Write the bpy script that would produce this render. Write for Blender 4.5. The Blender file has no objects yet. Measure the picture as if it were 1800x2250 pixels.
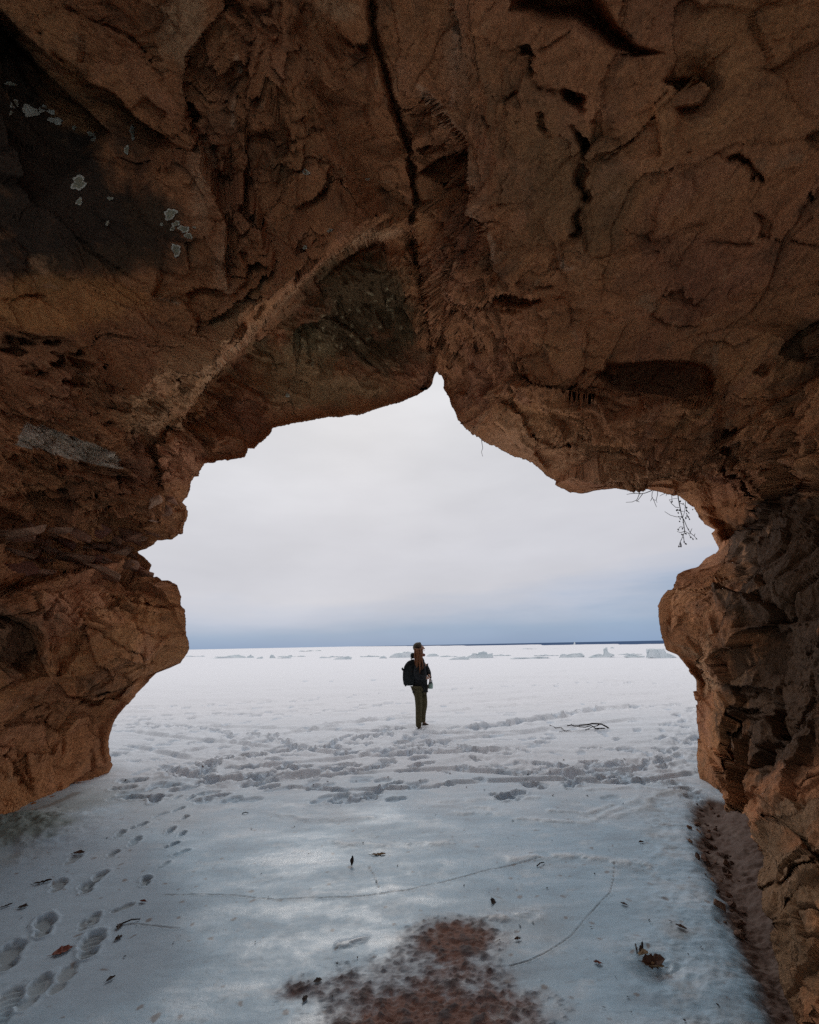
import bpy, bmesh, math, random
import numpy as np
from mathutils import Vector, Matrix
from mathutils.bvhtree import BVHTree

random.seed(7)
rng = np.random.default_rng(11)
C = bpy.context.scene.collection
SC = bpy.context.scene

# ------------------------------------------------------------------ camera
F_PX, W_PX, H_PX = 900.0, 1800.0, 2250.0        # photograph pixels
EYE = np.array([0.0, 0.0, 1.6])
PITCH, ROLL = math.radians(18.03), math.radians(1.1)
_f = np.array([0, math.cos(PITCH), math.sin(PITCH)])
_u0 = np.array([0, -math.sin(PITCH), math.cos(PITCH)])
_r0 = np.array([1.0, 0, 0])
CR = _r0 * math.cos(ROLL) - _u0 * math.sin(ROLL)
CU = _u0 * math.cos(ROLL) + _r0 * math.sin(ROLL)
cam_d = bpy.data.cameras.new('camera')
cam = bpy.data.objects.new('camera', cam_d)
C.objects.link(cam)
cam.matrix_world = Matrix(((CR[0], CU[0], -_f[0], EYE[0]), (CR[1], CU[1], -_f[1], EYE[1]),
                           (CR[2], CU[2], -_f[2], EYE[2]), (0, 0, 0, 1)))
cam_d.sensor_fit = 'HORIZONTAL'
cam_d.sensor_width = 36.0
cam_d.lens = 36.0 * F_PX / W_PX
cam_d.clip_start = 0.05
cam_d.clip_end = 30000
SC.camera = cam

# ------------------------------------------------------------------ sky, sun, exposure
SUN_EL, SUN_AZ = 33.0, -8.0                      # degrees, azimuth from +Y towards +X
world = bpy.data.worlds.new('World')
SC.world = world
world.use_nodes = True
wn = world.node_tree
wn.nodes.clear()
def N(nt, t, **kw):
    n = nt.nodes.new(t)
    for k, v in kw.items():
        setattr(n, k, v)
    return n
def build_world():
    nt = wn
    L = nt.links.new
    out = N(nt, 'ShaderNodeOutputWorld')
    sky = N(nt, 'ShaderNodeTexSky', sky_type='NISHITA', sun_disc=False)
    sky.sun_elevation = math.radians(SUN_EL)
    sky.sun_rotation = math.radians(SUN_AZ)
    bg_sky = N(nt, 'ShaderNodeBackground'); bg_sky.inputs['Strength'].default_value = 0.06
    L(sky.outputs[0], bg_sky.inputs['Color'])
    tc = N(nt, 'ShaderNodeTexCoord')
    sep = N(nt, 'ShaderNodeSeparateXYZ'); L(tc.outputs['Generated'], sep.inputs[0])
    # streaky overcast: noise squashed in height
    mp = N(nt, 'ShaderNodeMapping'); mp.inputs['Scale'].default_value = (1.4, 1.4, 9.0)
    mp.inputs['Rotation'].default_value = (0.0, math.radians(6), 0.0)
    L(tc.outputs['Generated'], mp.inputs[0])
    nz = N(nt, 'ShaderNodeTexNoise'); nz.inputs['Scale'].default_value = 1.5
    nz.inputs['Detail'].default_value = 6; nz.inputs['Roughness'].default_value = 0.55
    L(mp.outputs[0], nz.inputs['Vector'])
    # z shifted by noise and by x (band is taller on the right)
    a = N(nt, 'ShaderNodeMath', operation='MULTIPLY_ADD'); a.inputs[1].default_value = 0.16; a.inputs[2].default_value = -0.08
    L(nz.outputs['Fac'], a.inputs[0])
    b = N(nt, 'ShaderNodeMath', operation='MULTIPLY_ADD'); b.inputs[1].default_value = -0.07; L(sep.outputs['X'], b.inputs[0]); L(a.outputs[0], b.inputs[2])
    # shift weighted by elevation so that the band stays on the horizon
    w = N(nt, 'ShaderNodeMath', operation='MULTIPLY'); w.inputs[1].default_value = 9.0; w.use_clamp = True; L(sep.outputs['Z'], w.inputs[0])
    c = N(nt, 'ShaderNodeMath', operation='MULTIPLY_ADD'); L(b.outputs[0], c.inputs[0]); L(w.outputs[0], c.inputs[1]); L(sep.outputs['Z'], c.inputs[2])
    rp = N(nt, 'ShaderNodeValToRGB')
    e = rp.color_ramp.elements
    e[0].position = 0.0; e[0].color = (0.255, 0.365, 0.545, 1)
    e[1].position = 1.0; e[1].color = (0.86, 0.86, 0.88, 1)
    for p, col in ((0.028, (0.31, 0.415, 0.575)), (0.07, (0.50, 0.545, 0.655)), (0.13, (0.62, 0.62, 0.672)), (0.26, (0.668, 0.665, 0.705)), (0.5, (0.76, 0.76, 0.785))):
        x = e.new(p); x.color = (*col, 1)
    L(c.outputs[0], rp.inputs[0])
    # faint mottling of the cloud sheet
    nz2 = N(nt, 'ShaderNodeTexNoise'); nz2.inputs['Scale'].default_value = 2.6; nz2.inputs['Detail'].default_value = 5
    mp2 = N(nt, 'ShaderNodeMapping'); mp2.inputs['Scale'].default_value = (1, 1, 3.0); mp2.inputs['Rotation'].default_value = (0, math.radians(-14), 0)
    L(tc.outputs['Generated'], mp2.inputs[0]); L(mp2.outputs[0], nz2.inputs['Vector'])
    m2 = N(nt, 'ShaderNodeMapRange'); m2.inputs['From Min'].default_value = 0.3; m2.inputs['From Max'].default_value = 0.7
    m2.inputs['To Min'].default_value = 0.93; m2.inputs['To Max'].default_value = 1.06
    L(nz2.outputs['Fac'], m2.inputs['Value'])
    bg_c = N(nt, 'ShaderNodeBackground')
    L(rp.outputs[0], bg_c.inputs['Color']); L(m2.outputs[0], bg_c.inputs['Strength'])
    mx = N(nt, 'ShaderNodeMixShader'); mx.inputs[0].default_value = 0.93
    L(bg_sky.outputs[0], mx.inputs[1]); L(bg_c.outputs[0], mx.inputs[2])
    L(mx.outputs[0], out.inputs['Surface'])
build_world()
sun_d = bpy.data.lights.new('sun', 'SUN')
sun_d.energy = 0.5
sun_d.angle = math.radians(22)
sun_d.color = (1.0, 0.96, 0.92)
sun = bpy.data.objects.new('sun', sun_d)
C.objects.link(sun)
_sd = Vector((math.sin(math.radians(SUN_AZ)) * math.cos(math.radians(SUN_EL)), math.cos(math.radians(SUN_AZ)) * math.cos(math.radians(SUN_EL)), math.sin(math.radians(SUN_EL))))
sun.rotation_euler = _sd.to_track_quat('Z', 'Y').to_euler()
sun.location = (0, 0, 30)
SC.view_settings.view_transform = 'Standard'
SC.view_settings.look = 'None'
SC.view_settings.gamma = 1.0
SC.view_settings.exposure = 0.0
SC.view_settings.use_curve_mapping = False
SC.render.engine = 'CYCLES'
SC.cycles.max_bounces = 10
SC.cycles.diffuse_bounces = 6
SC.cycles.use_denoising = False

# ------------------------------------------------------------------ helpers
def ray(px, py):
    """direction (unnormalised, 1 along the view axis) through photograph pixels"""
    px = np.asarray(px, float); py = np.asarray(py, float)
    u = (px - W_PX / 2) / F_PX; v = (py - H_PX / 2) / F_PX
    return u[..., None] * CR - v[..., None] * CU + _f
def project(P):
    d = P - EYE
    zc = d @ _f
    zs = np.where(zc > 1e-3, zc, 1e-3)
    return W_PX / 2 + F_PX * (d @ CR) / zs, H_PX / 2 - F_PX * (d @ CU) / zs, zc
def on_ground(px, py, z=0.0):
    d = ray(px, py)
    t = (z - EYE[2]) / d[..., 2]
    return EYE + d * t[..., None]
def at_y(px, py, y):
    d = ray(px, py)
    return EYE + d * (np.asarray(y) / d[..., 1])[..., None]

def _hash(i, j, k, seed):
    h = (i.astype(np.uint32) * np.uint32(374761393) + j.astype(np.uint32) * np.uint32(668265263)
         + k.astype(np.uint32) * np.uint32(2246822519) + np.uint32(seed * 3266489917 & 0xffffffff))
    h ^= h >> np.uint32(13); h *= np.uint32(1274126177); h ^= h >> np.uint32(16)
    return h
def perlin(P, seed=0):
    """gradient noise, about -1..1"""
    P = P.astype(np.float32)
    F = np.floor(P)
    I = F.astype(np.int64)
    f = P - F
    w = f * f * f * (f * (f * 6 - 15) + 10)
    res = []
    for dx in (0, 1):
        for dy in (0, 1):
            for dz in (0, 1):
                h = _hash(I[:, 0] + dx, I[:, 1] + dy, I[:, 2] + dz, seed)
                gx = (h & np.uint32(1023)).astype(np.float32) / 511.5 - 1
                gy = ((h >> np.uint32(10)) & np.uint32(1023)).astype(np.float32) / 511.5 - 1
                gz = ((h >> np.uint32(20)) & np.uint32(1023)).astype(np.float32) / 511.5 - 1
                res.append(gx * (f[:, 0] - dx) + gy * (f[:, 1] - dy) + gz * (f[:, 2] - dz))
    x0 = [res[i] + (res[i + 4] - res[i]) * w[:, 0] for i in range(4)]
    y0 = x0[0] + (x0[2] - x0[0]) * w[:, 1]
    y1 = x0[1] + (x0[3] - x0[1]) * w[:, 1]
    return (y0 + (y1 - y0) * w[:, 2]) * 1.5
def fbm(P, octv=4, seed=0, gain=0.5, lac=2.03, ridged=False):
    s = 0; a = 1.0; t = 0
    for o in range(octv):
        n = perlin(P * (lac ** o), seed + o * 17)
        if ridged:
            n = 1 - 2 * np.abs(n)
        s = s + a * n; t += a; a *= gain
    return s / t
def sstep(a, b, x):
    t = np.clip((x - a) / (b - a), 0, 1)
    return t * t * (3 - 2 * t)
def terrace(x, n, sharp=0.12):
    """flaky steps: n levels per unit with steep risers"""
    y = x * n; b = np.floor(y); f = y - b
    return (b + sstep(0.5 - sharp, 0.5 + sharp, f)) / n
def facets(P, seed):
    """broken-stone relief: each cell of a Voronoi division is its own tilted plane"""
    P = P.astype(np.float32); I = np.floor(P).astype(np.int64); n = len(P)
    best = np.full(n, 1e9, np.float32); second = np.full(n, 1e9, np.float32); val = np.zeros(n, np.float32)
    k10 = np.uint32(10); k20 = np.uint32(20); m = np.uint32(1023)
    for dx in (-1, 0, 1):
        for dy in (-1, 0, 1):
            for dz in (-1, 0, 1):
                i, j, k = I[:, 0] + dx, I[:, 1] + dy, I[:, 2] + dz
                h = _hash(i, j, k, seed)
                ox = P[:, 0] - i - (h & m).astype(np.float32) / 1023
                oy = P[:, 1] - j - ((h >> k10) & m).astype(np.float32) / 1023
                oz = P[:, 2] - k - ((h >> k20) & m).astype(np.float32) / 1023
                d = ox * ox + oy * oy + oz * oz
                w = d < best
                second = np.where(w, best, np.minimum(second, d))
                h2 = h * np.uint32(2654435761); h2 ^= h2 >> np.uint32(15)
                v = (((h2 & m).astype(np.float32) / 511.5 - 1) * ox + (((h2 >> k10) & m).astype(np.float32) / 511.5 - 1) * oy
                     + (((h2 >> k20) & m).astype(np.float32) / 511.5 - 1) * oz) * .8 + ((h2 >> np.uint32(5)) & m).astype(np.float32) / 1023 - .5
                val = np.where(w, v, val); best = np.where(w, d, best)
    return val, np.sqrt(second) - np.sqrt(best)
def mixc(a, b, t):
    return a + (np.asarray(b, float) - a) * t[:, None]

def polydist(X, Y, pts):
    """distance, signed side and 0..1 position along a polyline"""
    pts = np.asarray(pts, float)
    seg = np.diff(pts, axis=0); ln = np.hypot(seg[:, 0], seg[:, 1]); tot = ln.sum()
    best = np.full(X.shape, 1e9); side = np.zeros(X.shape); pos = np.zeros(X.shape); acc = 0
    for (p, d, l) in zip(pts[:-1], seg, ln):
        rx = X - p[0]; ry = Y - p[1]
        t = np.clip((rx * d[0] + ry * d[1]) / (l * l), 0, 1)
        ex = rx - t * d[0]; ey = ry - t * d[1]
        dd = np.hypot(ex, ey)
        m = dd < best - 1e-6
        best = np.where(m, dd, best)
        side = np.where(m, np.sign(d[0] * ry - d[1] * rx), side)
        pos = np.where(m, (acc + t * l) / tot, pos)
        acc += l
    return best, side, pos
def inpoly(X, Y, pts):
    pts = np.asarray(pts, float); r = np.zeros(X.shape, bool)
    j = len(pts) - 1
    for i in range(len(pts)):
        xi, yi = pts[i]; xj, yj = pts[j]
        r ^= ((yi > Y) != (yj > Y)) & (X < (xj - xi) * (Y - yi) / (yj - yi + 1e-12) + xi)
        j = i
    return r

# -- object makers
def tag(o, label=None, cat=None, group=None, kind=None):
    for k, v in (('label', label), ('category', cat), ('group', group), ('kind', kind)):
        if v:
            o[k] = v
    return o
def link(name, me, mat=None, parent=None):
    o = bpy.data.objects.new(name, me)
    C.objects.link(o)
    if mat is not None:
        for m in (mat if isinstance(mat, (list, tuple)) else [mat]):
            me.materials.append(m)
    if parent is not None:
        o.parent = parent
    return o
def empty(name, loc=(0, 0, 0)):
    o = bpy.data.objects.new(name, None)
    o.empty_display_size = 0.2
    C.objects.link(o); o.location = loc
    return o
def mesh_np(name, V, F, col=None, normals=None, smooth=True):
    """V n*3, F m*4 (or m*3) index arrays"""
    me = bpy.data.meshes.new(name)
    V = np.ascontiguousarray(V, np.float32); F = np.ascontiguousarray(F, np.int32)
    k = F.shape[1]
    me.vertices.add(len(V)); me.vertices.foreach_set('co', V.ravel())
    me.loops.add(F.size); me.loops.foreach_set('vertex_index', F.ravel())
    me.polygons.add(len(F)); me.polygons.foreach_set('loop_start', np.arange(0, F.size, k, dtype=np.int32))
    me.update(calc_edges=True)
    me.polygons.foreach_set('use_smooth', np.full(len(F), smooth))
    if col is not None:
        a = me.color_attributes.new('albedo', 'FLOAT_COLOR', 'POINT')
        cc = np.ones((len(V), 4), np.float32); cc[:, :col.shape[1]] = col
        a.data.foreach_set('color', cc.ravel())
    if normals is not None:
        me.normals_split_custom_set_from_vertices(np.ascontiguousarray(normals, np.float32))
    me.update()
    return me
def tube_into(bm, pts, r0, r1, n=6):
    pts = [Vector(p) for p in pts]; prev = None; m = len(pts)
    ref = Vector((0.31, 0.52, 0.8))
    for i, p in enumerate(pts):
        t = (pts[min(i + 1, m - 1)] - pts[max(i - 1, 0)]).normalized()
        x = t.cross(ref)
        if x.length < 1e-3:
            x = t.cross(Vector((1, 0, 0)))
        x.normalize(); y = t.cross(x)
        r = r0 + (r1 - r0) * i / max(m - 1, 1)
        ringv = [bm.verts.new(p + (x * math.cos(2 * math.pi * k / n) + y * math.sin(2 * math.pi * k / n)) * r) for k in range(n)]
        if prev:
            for k in range(n):
                bm.faces.new((prev[k], prev[(k + 1) % n], ringv[(k + 1) % n], ringv[k]))
        else:
            bm.faces.new(ringv[::-1])
        prev = ringv
    bm.faces.new(prev)
def bm_obj(name, bm, mat, parent=None, smooth=True):
    me = bpy.data.meshes.new(name)
    bmesh.ops.recalc_face_normals(bm, faces=bm.faces)
    bm.to_mesh(me); bm.free()
    for p in me.polygons:
        p.use_smooth = smooth
    return link(name, me, mat, parent)

# -- materials
def new_mat(name):
    m = bpy.data.materials.new(name); m.use_nodes = True
    nt = m.node_tree; nt.nodes.clear()
    out = N(nt, 'ShaderNodeOutputMaterial'); b = N(nt, 'ShaderNodeBsdfPrincipled')
    nt.links.new(b.outputs[0], out.inputs['Surface'])
    return m, nt, b
def simple_mat(name, col, rough=0.7, var=0.25, scale=20.0, bump=0.0, spec=0.3):
    m, nt, b = new_mat(name)
    L = nt.links.new
    tc = N(nt, 'ShaderNodeTexCoord')
    nz = N(nt, 'ShaderNodeTexNoise'); nz.inputs['Scale'].default_value = scale; nz.inputs['Detail'].default_value = 5
    L(tc.outputs['Object'], nz.inputs['Vector'])
    mr = N(nt, 'ShaderNodeMapRange'); mr.inputs['From Min'].default_value = 0.25; mr.inputs['From Max'].default_value = 0.75
    mr.inputs['To Min'].default_value = 1 - var; mr.inputs['To Max'].default_value = 1 + var
    L(nz.outputs['Fac'], mr.inputs['Value'])
    mu = N(nt, 'ShaderNodeVectorMath', operation='SCALE'); mu.inputs[0].default_value = col
    L(mr.outputs[0], mu.inputs['Scale']); L(mu.outputs[0], b.inputs['Base Color'])
    b.inputs['Roughness'].default_value = rough
    b.inputs['Specular IOR Level'].default_value = spec
    if bump:
        bp = N(nt, 'ShaderNodeBump'); bp.inputs['Strength'].default_value = bump; bp.inputs['Distance'].default_value = 0.01
        L(nz.outputs['Fac'], bp.inputs['Height']); L(bp.outputs[0], b.inputs['Normal'])
    return m
def rock_mat():
    m, nt, b = new_mat('sandstone')
    L = nt.links.new
    at = N(nt, 'ShaderNodeAttribute', attribute_name='albedo')
    geo = N(nt, 'ShaderNodeNewGeometry')
    g1 = N(nt, 'ShaderNodeTexNoise'); g1.inputs['Scale'].default_value = 38; g1.inputs['Detail'].default_value = 8; g1.inputs['Roughness'].default_value = 0.7
    L(geo.outputs['Position'], g1.inputs['Vector'])
    mp = N(nt, 'ShaderNodeMapping'); mp.inputs['Scale'].default_value = (3.0, 3.0, 26.0); mp.inputs['Rotation'].default_value = (0.10, -0.14, 0.3)
    L(geo.outputs['Position'], mp.inputs[0])
    g2 = N(nt, 'ShaderNodeTexNoise'); g2.inputs['Scale'].default_value = 1.6; g2.inputs['Detail'].default_value = 7; g2.inputs['Roughness'].default_value = 0.65
    L(mp.outputs[0], g2.inputs['Vector'])
    mr = N(nt, 'ShaderNodeMapRange'); mr.inputs['From Min'].default_value = 0.3; mr.inputs['From Max'].default_value = 0.7
    mr.inputs['To Min'].default_value = 0.64; mr.inputs['To Max'].default_value = 1.34
    L(g1.outputs['Fac'], mr.inputs['Value'])
    mr2 = N(nt, 'ShaderNodeMapRange'); mr2.inputs['From Min'].default_value = 0.32; mr2.inputs['From Max'].default_value = 0.68
    mr2.inputs['To Min'].default_value = 0.82; mr2.inputs['To Max'].default_value = 1.16
    L(g2.outputs['Fac'], mr2.inputs['Value'])
    mm = N(nt, 'ShaderNodeMath', operation='MULTIPLY'); L(mr.outputs[0], mm.inputs[0]); L(mr2.outputs[0], mm.inputs[1])
    mu = N(nt, 'ShaderNodeVectorMath', operation='SCALE'); L(at.outputs['Color'], mu.inputs[0]); L(mm.outputs[0], mu.inputs['Scale'])
    L(mu.outputs[0], b.inputs['Base Color'])
    b.inputs['Roughness'].default_value = 0.88
    b.inputs['Specular IOR Level'].default_value = 0.2
    b2 = N(nt, 'ShaderNodeBump'); b2.inputs['Strength'].default_value = 0.8; b2.inputs['Distance'].default_value = 0.03
    L(g1.outputs['Fac'], b2.inputs['Height'])
    b3 = N(nt, 'ShaderNodeBump'); b3.inputs['Strength'].default_value = 0.5; b3.inputs['Distance'].default_value = 0.045
    L(g2.outputs['Fac'], b3.inputs['Height']); L(b2.outputs[0], b3.inputs['Normal'])
    L(b3.outputs[0], b.inputs['Normal'])
    return m
def ground_mat():
    m, nt, b = new_mat('snow_and_ice')
    L = nt.links.new
    at = N(nt, 'ShaderNodeAttribute', attribute_name='albedo')      # alpha holds how icy it is
    geo = N(nt, 'ShaderNodeNewGeometry')
    g1 = N(nt, 'ShaderNodeTexNoise'); g1.inputs['Scale'].default_value = 14; g1.inputs['Detail'].default_value = 8; g1.inputs['Roughness'].default_value = 0.68
    L(geo.outputs['Position'], g1.inputs['Vector'])
    mr = N(nt, 'ShaderNodeMapRange'); mr.inputs['From Min'].default_value = 0.3; mr.inputs['From Max'].default_value = 0.7
    mr.inputs['To Min'].default_value = 0.88; mr.inputs['To Max'].default_value = 1.1
    L(g1.outputs['Fac'], mr.inputs['Value'])
    mu = N(nt, 'ShaderNodeVectorMath', operation='SCALE'); L(at.outputs['Color'], mu.inputs[0]); L(mr.outputs[0], mu.inputs['Scale'])
    L(mu.outputs[0], b.inputs['Base Color'])
    ro = N(nt, 'ShaderNodeMapRange'); ro.inputs['To Min'].default_value = 0.85; ro.inputs['To Max'].default_value = 0.27
    L(at.outputs['Alpha'], ro.inputs['Value'])
    rn = N(nt, 'ShaderNodeMath', operation='MULTIPLY_ADD'); rn.inputs[1].default_value = 0.35; L(g1.outputs['Fac'], rn.inputs[0])
    sb = N(nt, 'ShaderNodeMath', operation='SUBTRACT'); sb.inputs[1].default_value = 0.17; L(ro.outputs[0], sb.inputs[0]); L(sb.outputs[0], rn.inputs[2])
    L(rn.outputs[0], b.inputs['Roughness'])
    b.inputs['Specular IOR Level'].default_value = 0.5
    bp = N(nt, 'ShaderNodeBump'); bp.inputs['Strength'].default_value = 0.25; bp.inputs['Distance'].default_value = 0.012
    L(g1.outputs['Fac'], bp.inputs['Height']); L(bp.outputs[0], b.inputs['Normal'])
    return m
M_ROCK = rock_mat()
M_GROUND = ground_mat()

# ------------------------------------------------------------------ the cave: one rock shell around the viewer
# Control points: (pixel x, pixel y, metres along +Y) read off the photograph.
CTRL = [(254,1682,6.36),(225,1760,6.35),(250,1620,6.4),(276,1557,6.45),(344,1479,6.4),(416,1424,6.3),(396,1300,6.3),(305,1215,6.55),(404,1160,6.2),(430,1040,6.15),(540,990,6.3),
 (600,942,6.5),(750,916,6.8),(880,884,6.9),(963,816,6.9),(1000,915,6.45),(1100,990,6.3),(1208,1049,6.2),(1281,1079,6.2),(1400,1066,6.5),(1500,1095,6.8),
 (1560,1170,7.0),(1573,1210,7.0),(1534,1244,6.6),(1448,1330,6.0),(1466,1426,6.0),(1534,1494,6.0),(1541,1593,5.9),(1534,1661,5.8),(1540,1721,5.7),(1573,1763,5.5),
 (0,1797,4.70),(125,1745,5.35),(0,1900,4.5),(100,1850,5.0),(0,1600,4.75),(100,1600,5.35),(0,1450,4.45),(120,1430,4.85),(220,1500,5.6),(200,1350,4.95),(300,1380,5.55),(0,1300,4.05),(100,1210,5.05),(220,1200,5.75),(0,1150,4.3),
 (200,1100,4.9),(300,1120,5.4),(0,1000,3.85),(200,980,4.5),(330,980,5.1),(0,800,3.3),(0,500,2.7),(0,200,2.26),(0,0,1.9),(300,300,2.66),(300,600,3.66),(300,800,4.2),(480,740,4.6),
 (500,620,4.1),(700,520,3.75),(850,450,3.5),(700,750,5.1),(600,850,5.8),(800,820,6.0),(870,640,4.7),(900,300,2.77),(900,0,1.92),(600,150,2.2),(600,350,2.95),(1200,300,2.3),(1200,600,3.25),(1200,800,4.15),(1100,900,5.1),(1000,700,4.3),
 (1500,300,2.1),(1500,600,3.0),(1500,800,3.75),(1500,950,4.6),(1380,1000,5.4),(1200,0,1.6),(1500,0,1.55),(1800,0,1.5),(1800,300,1.95),(1800,600,2.6),(1800,800,3.0),(1800,1000,3.4),(1700,1080,4.3),
 (1650,1250,4.3),(1550,1350,5.0),(1800,1300,3.1),(1800,1600,3.2),(1650,1600,4.3),(1650,1450,4.3),(1590,1680,5.0),(1800,1850,2.75),(1650,1760,4.2),(1700,1950,3.2),(1640,1850,4.15),(1604,1797,4.7),(1705,2080,3.1),(1690,2036,3.3),(1650,2000,3.8),(1680,2150,3.2),(1720,2230,2.85),(1760,2200,2.55),(1750,2250,2.43),(1800,2250,2.3),(1800,2050,2.5),
 (1500,2250,3.0),(1550,2000,4.4),(1600,2100,3.3)]
def unit(v):
    return v / np.linalg.norm(v, axis=-1, keepdims=True)
def setup_rbf():
    c = np.array(CTRL, float)
    d = ray(c[:, 0], c[:, 1])
    P = d * (c[:, 2] / d[:, 1])[:, None]
    D = unit(P); R = np.linalg.norm(P, axis=1)
    ex = [((0, 0, 1), 4.8), ((-.7, 0, .7), 4.9), ((.7, 0, .7), 3.9), ((-1, 0, .2), 3.9), ((1, 0, .2), 2.9), ((-1, .3, 0), 4.0), ((1, .3, 0), 2.9), ((0, -1, 1), 6.0), ((0, -1, .2), 9.0), ((-.8, -.6, .2), 5.0), ((.8, -.6, .2), 4.0),
          ((-1, 0, -.5), 3.6), ((1, 0, -.5), 2.6), ((0, -1, -.3), 6.0), ((.6, -.6, .8), 5.0), ((-.6, -.6, .8), 5.2), ((1, .4, -.9), 2.4), ((-1, .5, -.5), 4.4)]
    D = np.vstack([D, unit(np.array([e[0] for e in ex], float))]); R = np.concatenate([R, [e[1] for e in ex]])
    K = np.sqrt(((D[:, None] - D[None]) ** 2).sum(-1) + 0.0025)
    K = K - 0.0 ; n = len(D)
    A = np.zeros((n + 1, n + 1)); A[:n, :n] = K - 1e-3 * np.eye(n); A[:n, n] = 1; A[n, :n] = 1
    wts = np.linalg.solve(A, np.concatenate([np.log(R), [0]]))
    return D, wts
RD, RW = setup_rbf()
def base_R(D):
    out = np.full(len(D), RW[-1])
    for d, w in zip(RD, RW[:-1]):
        out += w * np.sqrt(((D - d) ** 2).sum(-1) + 0.0025)
    return np.exp(out)

CX, CY = 870.0, 1300.0                            # middle of the mouth
RIM = [(215,1800),(232,1740),(254,1682),(245,1651),(247,1622),(253,1599),(262,1575),(276,1557),(294,1530),(313,1510),(344,1479),(372,1466),(396,1458),(408,1440),(416,1424),(414,1408),(409,1395),(407,1365),(405,1340),(396,1333),(397,1312),(390,1290),
 (383,1278),(355,1274),(342,1266),(331,1262),(326,1255),(331,1236),(318,1224),(305,1215),(322,1209),(334,1202),(341,1194),(370,1194),(388,1181),(402,1172),(404,1153),(412,1132),(411,1112),(402,1104),(415,1090),(425,1059),(433,1046),(441,1026),(449,1017),
 (490,1012),(537,1003),(543,985),(561,986),(597,953),(601,942),(640,932),(673,926),(715,916),(751,916),(793,910),(835,897),(882,884),(897,876),(915,870),(931,861),(947,845),(955,823),(961,815),(966,822),(976,846),(989,882),(1004,923),(1025,944),(1062,970),(1103,991),(1132,1003),(1161,1012),
 (1182,1025),(1195,1038),(1208,1049),(1232,1064),(1255,1076),(1281,1079),(1315,1074),(1349,1070),(1375,1067),(1401,1066),(1442,1072),(1470,1081),(1495,1093),(1512,1104),(1526,1116),(1538,1136),(1547,1152),(1560,1160),(1568,1166),(1561,1174),(1567,1188),(1573,1202),(1570,1221),(1552,1227),(1541,1240),(1534,1244),(1510,1252),
 (1487,1260),(1479,1276),(1476,1288),(1458,1310),(1448,1330),(1450,1355),(1453,1380),(1459,1405),(1466,1426),(1480,1432),(1490,1437),(1514,1466),(1534,1494),(1540,1520),(1544,1546),(1543,1570),(1541,1593),(1537,1625),(1534,1661),(1536,1690),(1540,1721),(1556,1742),(1573,1763),(1590,1800),(1600,1860),(1610,1930),(1630,2020),(1655,2110),(1690,2230),(1715,2330)]
def rim_of(ang):
    p = np.array(RIM, float)
    a = np.degrees(np.arctan2(p[:, 1] - CY, p[:, 0] - CX)) % 360
    a = np.where(a < 90, a + 360, a)
    r = np.hypot(p[:, 0] - CX, p[:, 1] - CY)
    o = np.argsort(a, kind='stable')
    return np.interp(ang, a[o], r[o]), a.min(), a.max()

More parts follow.
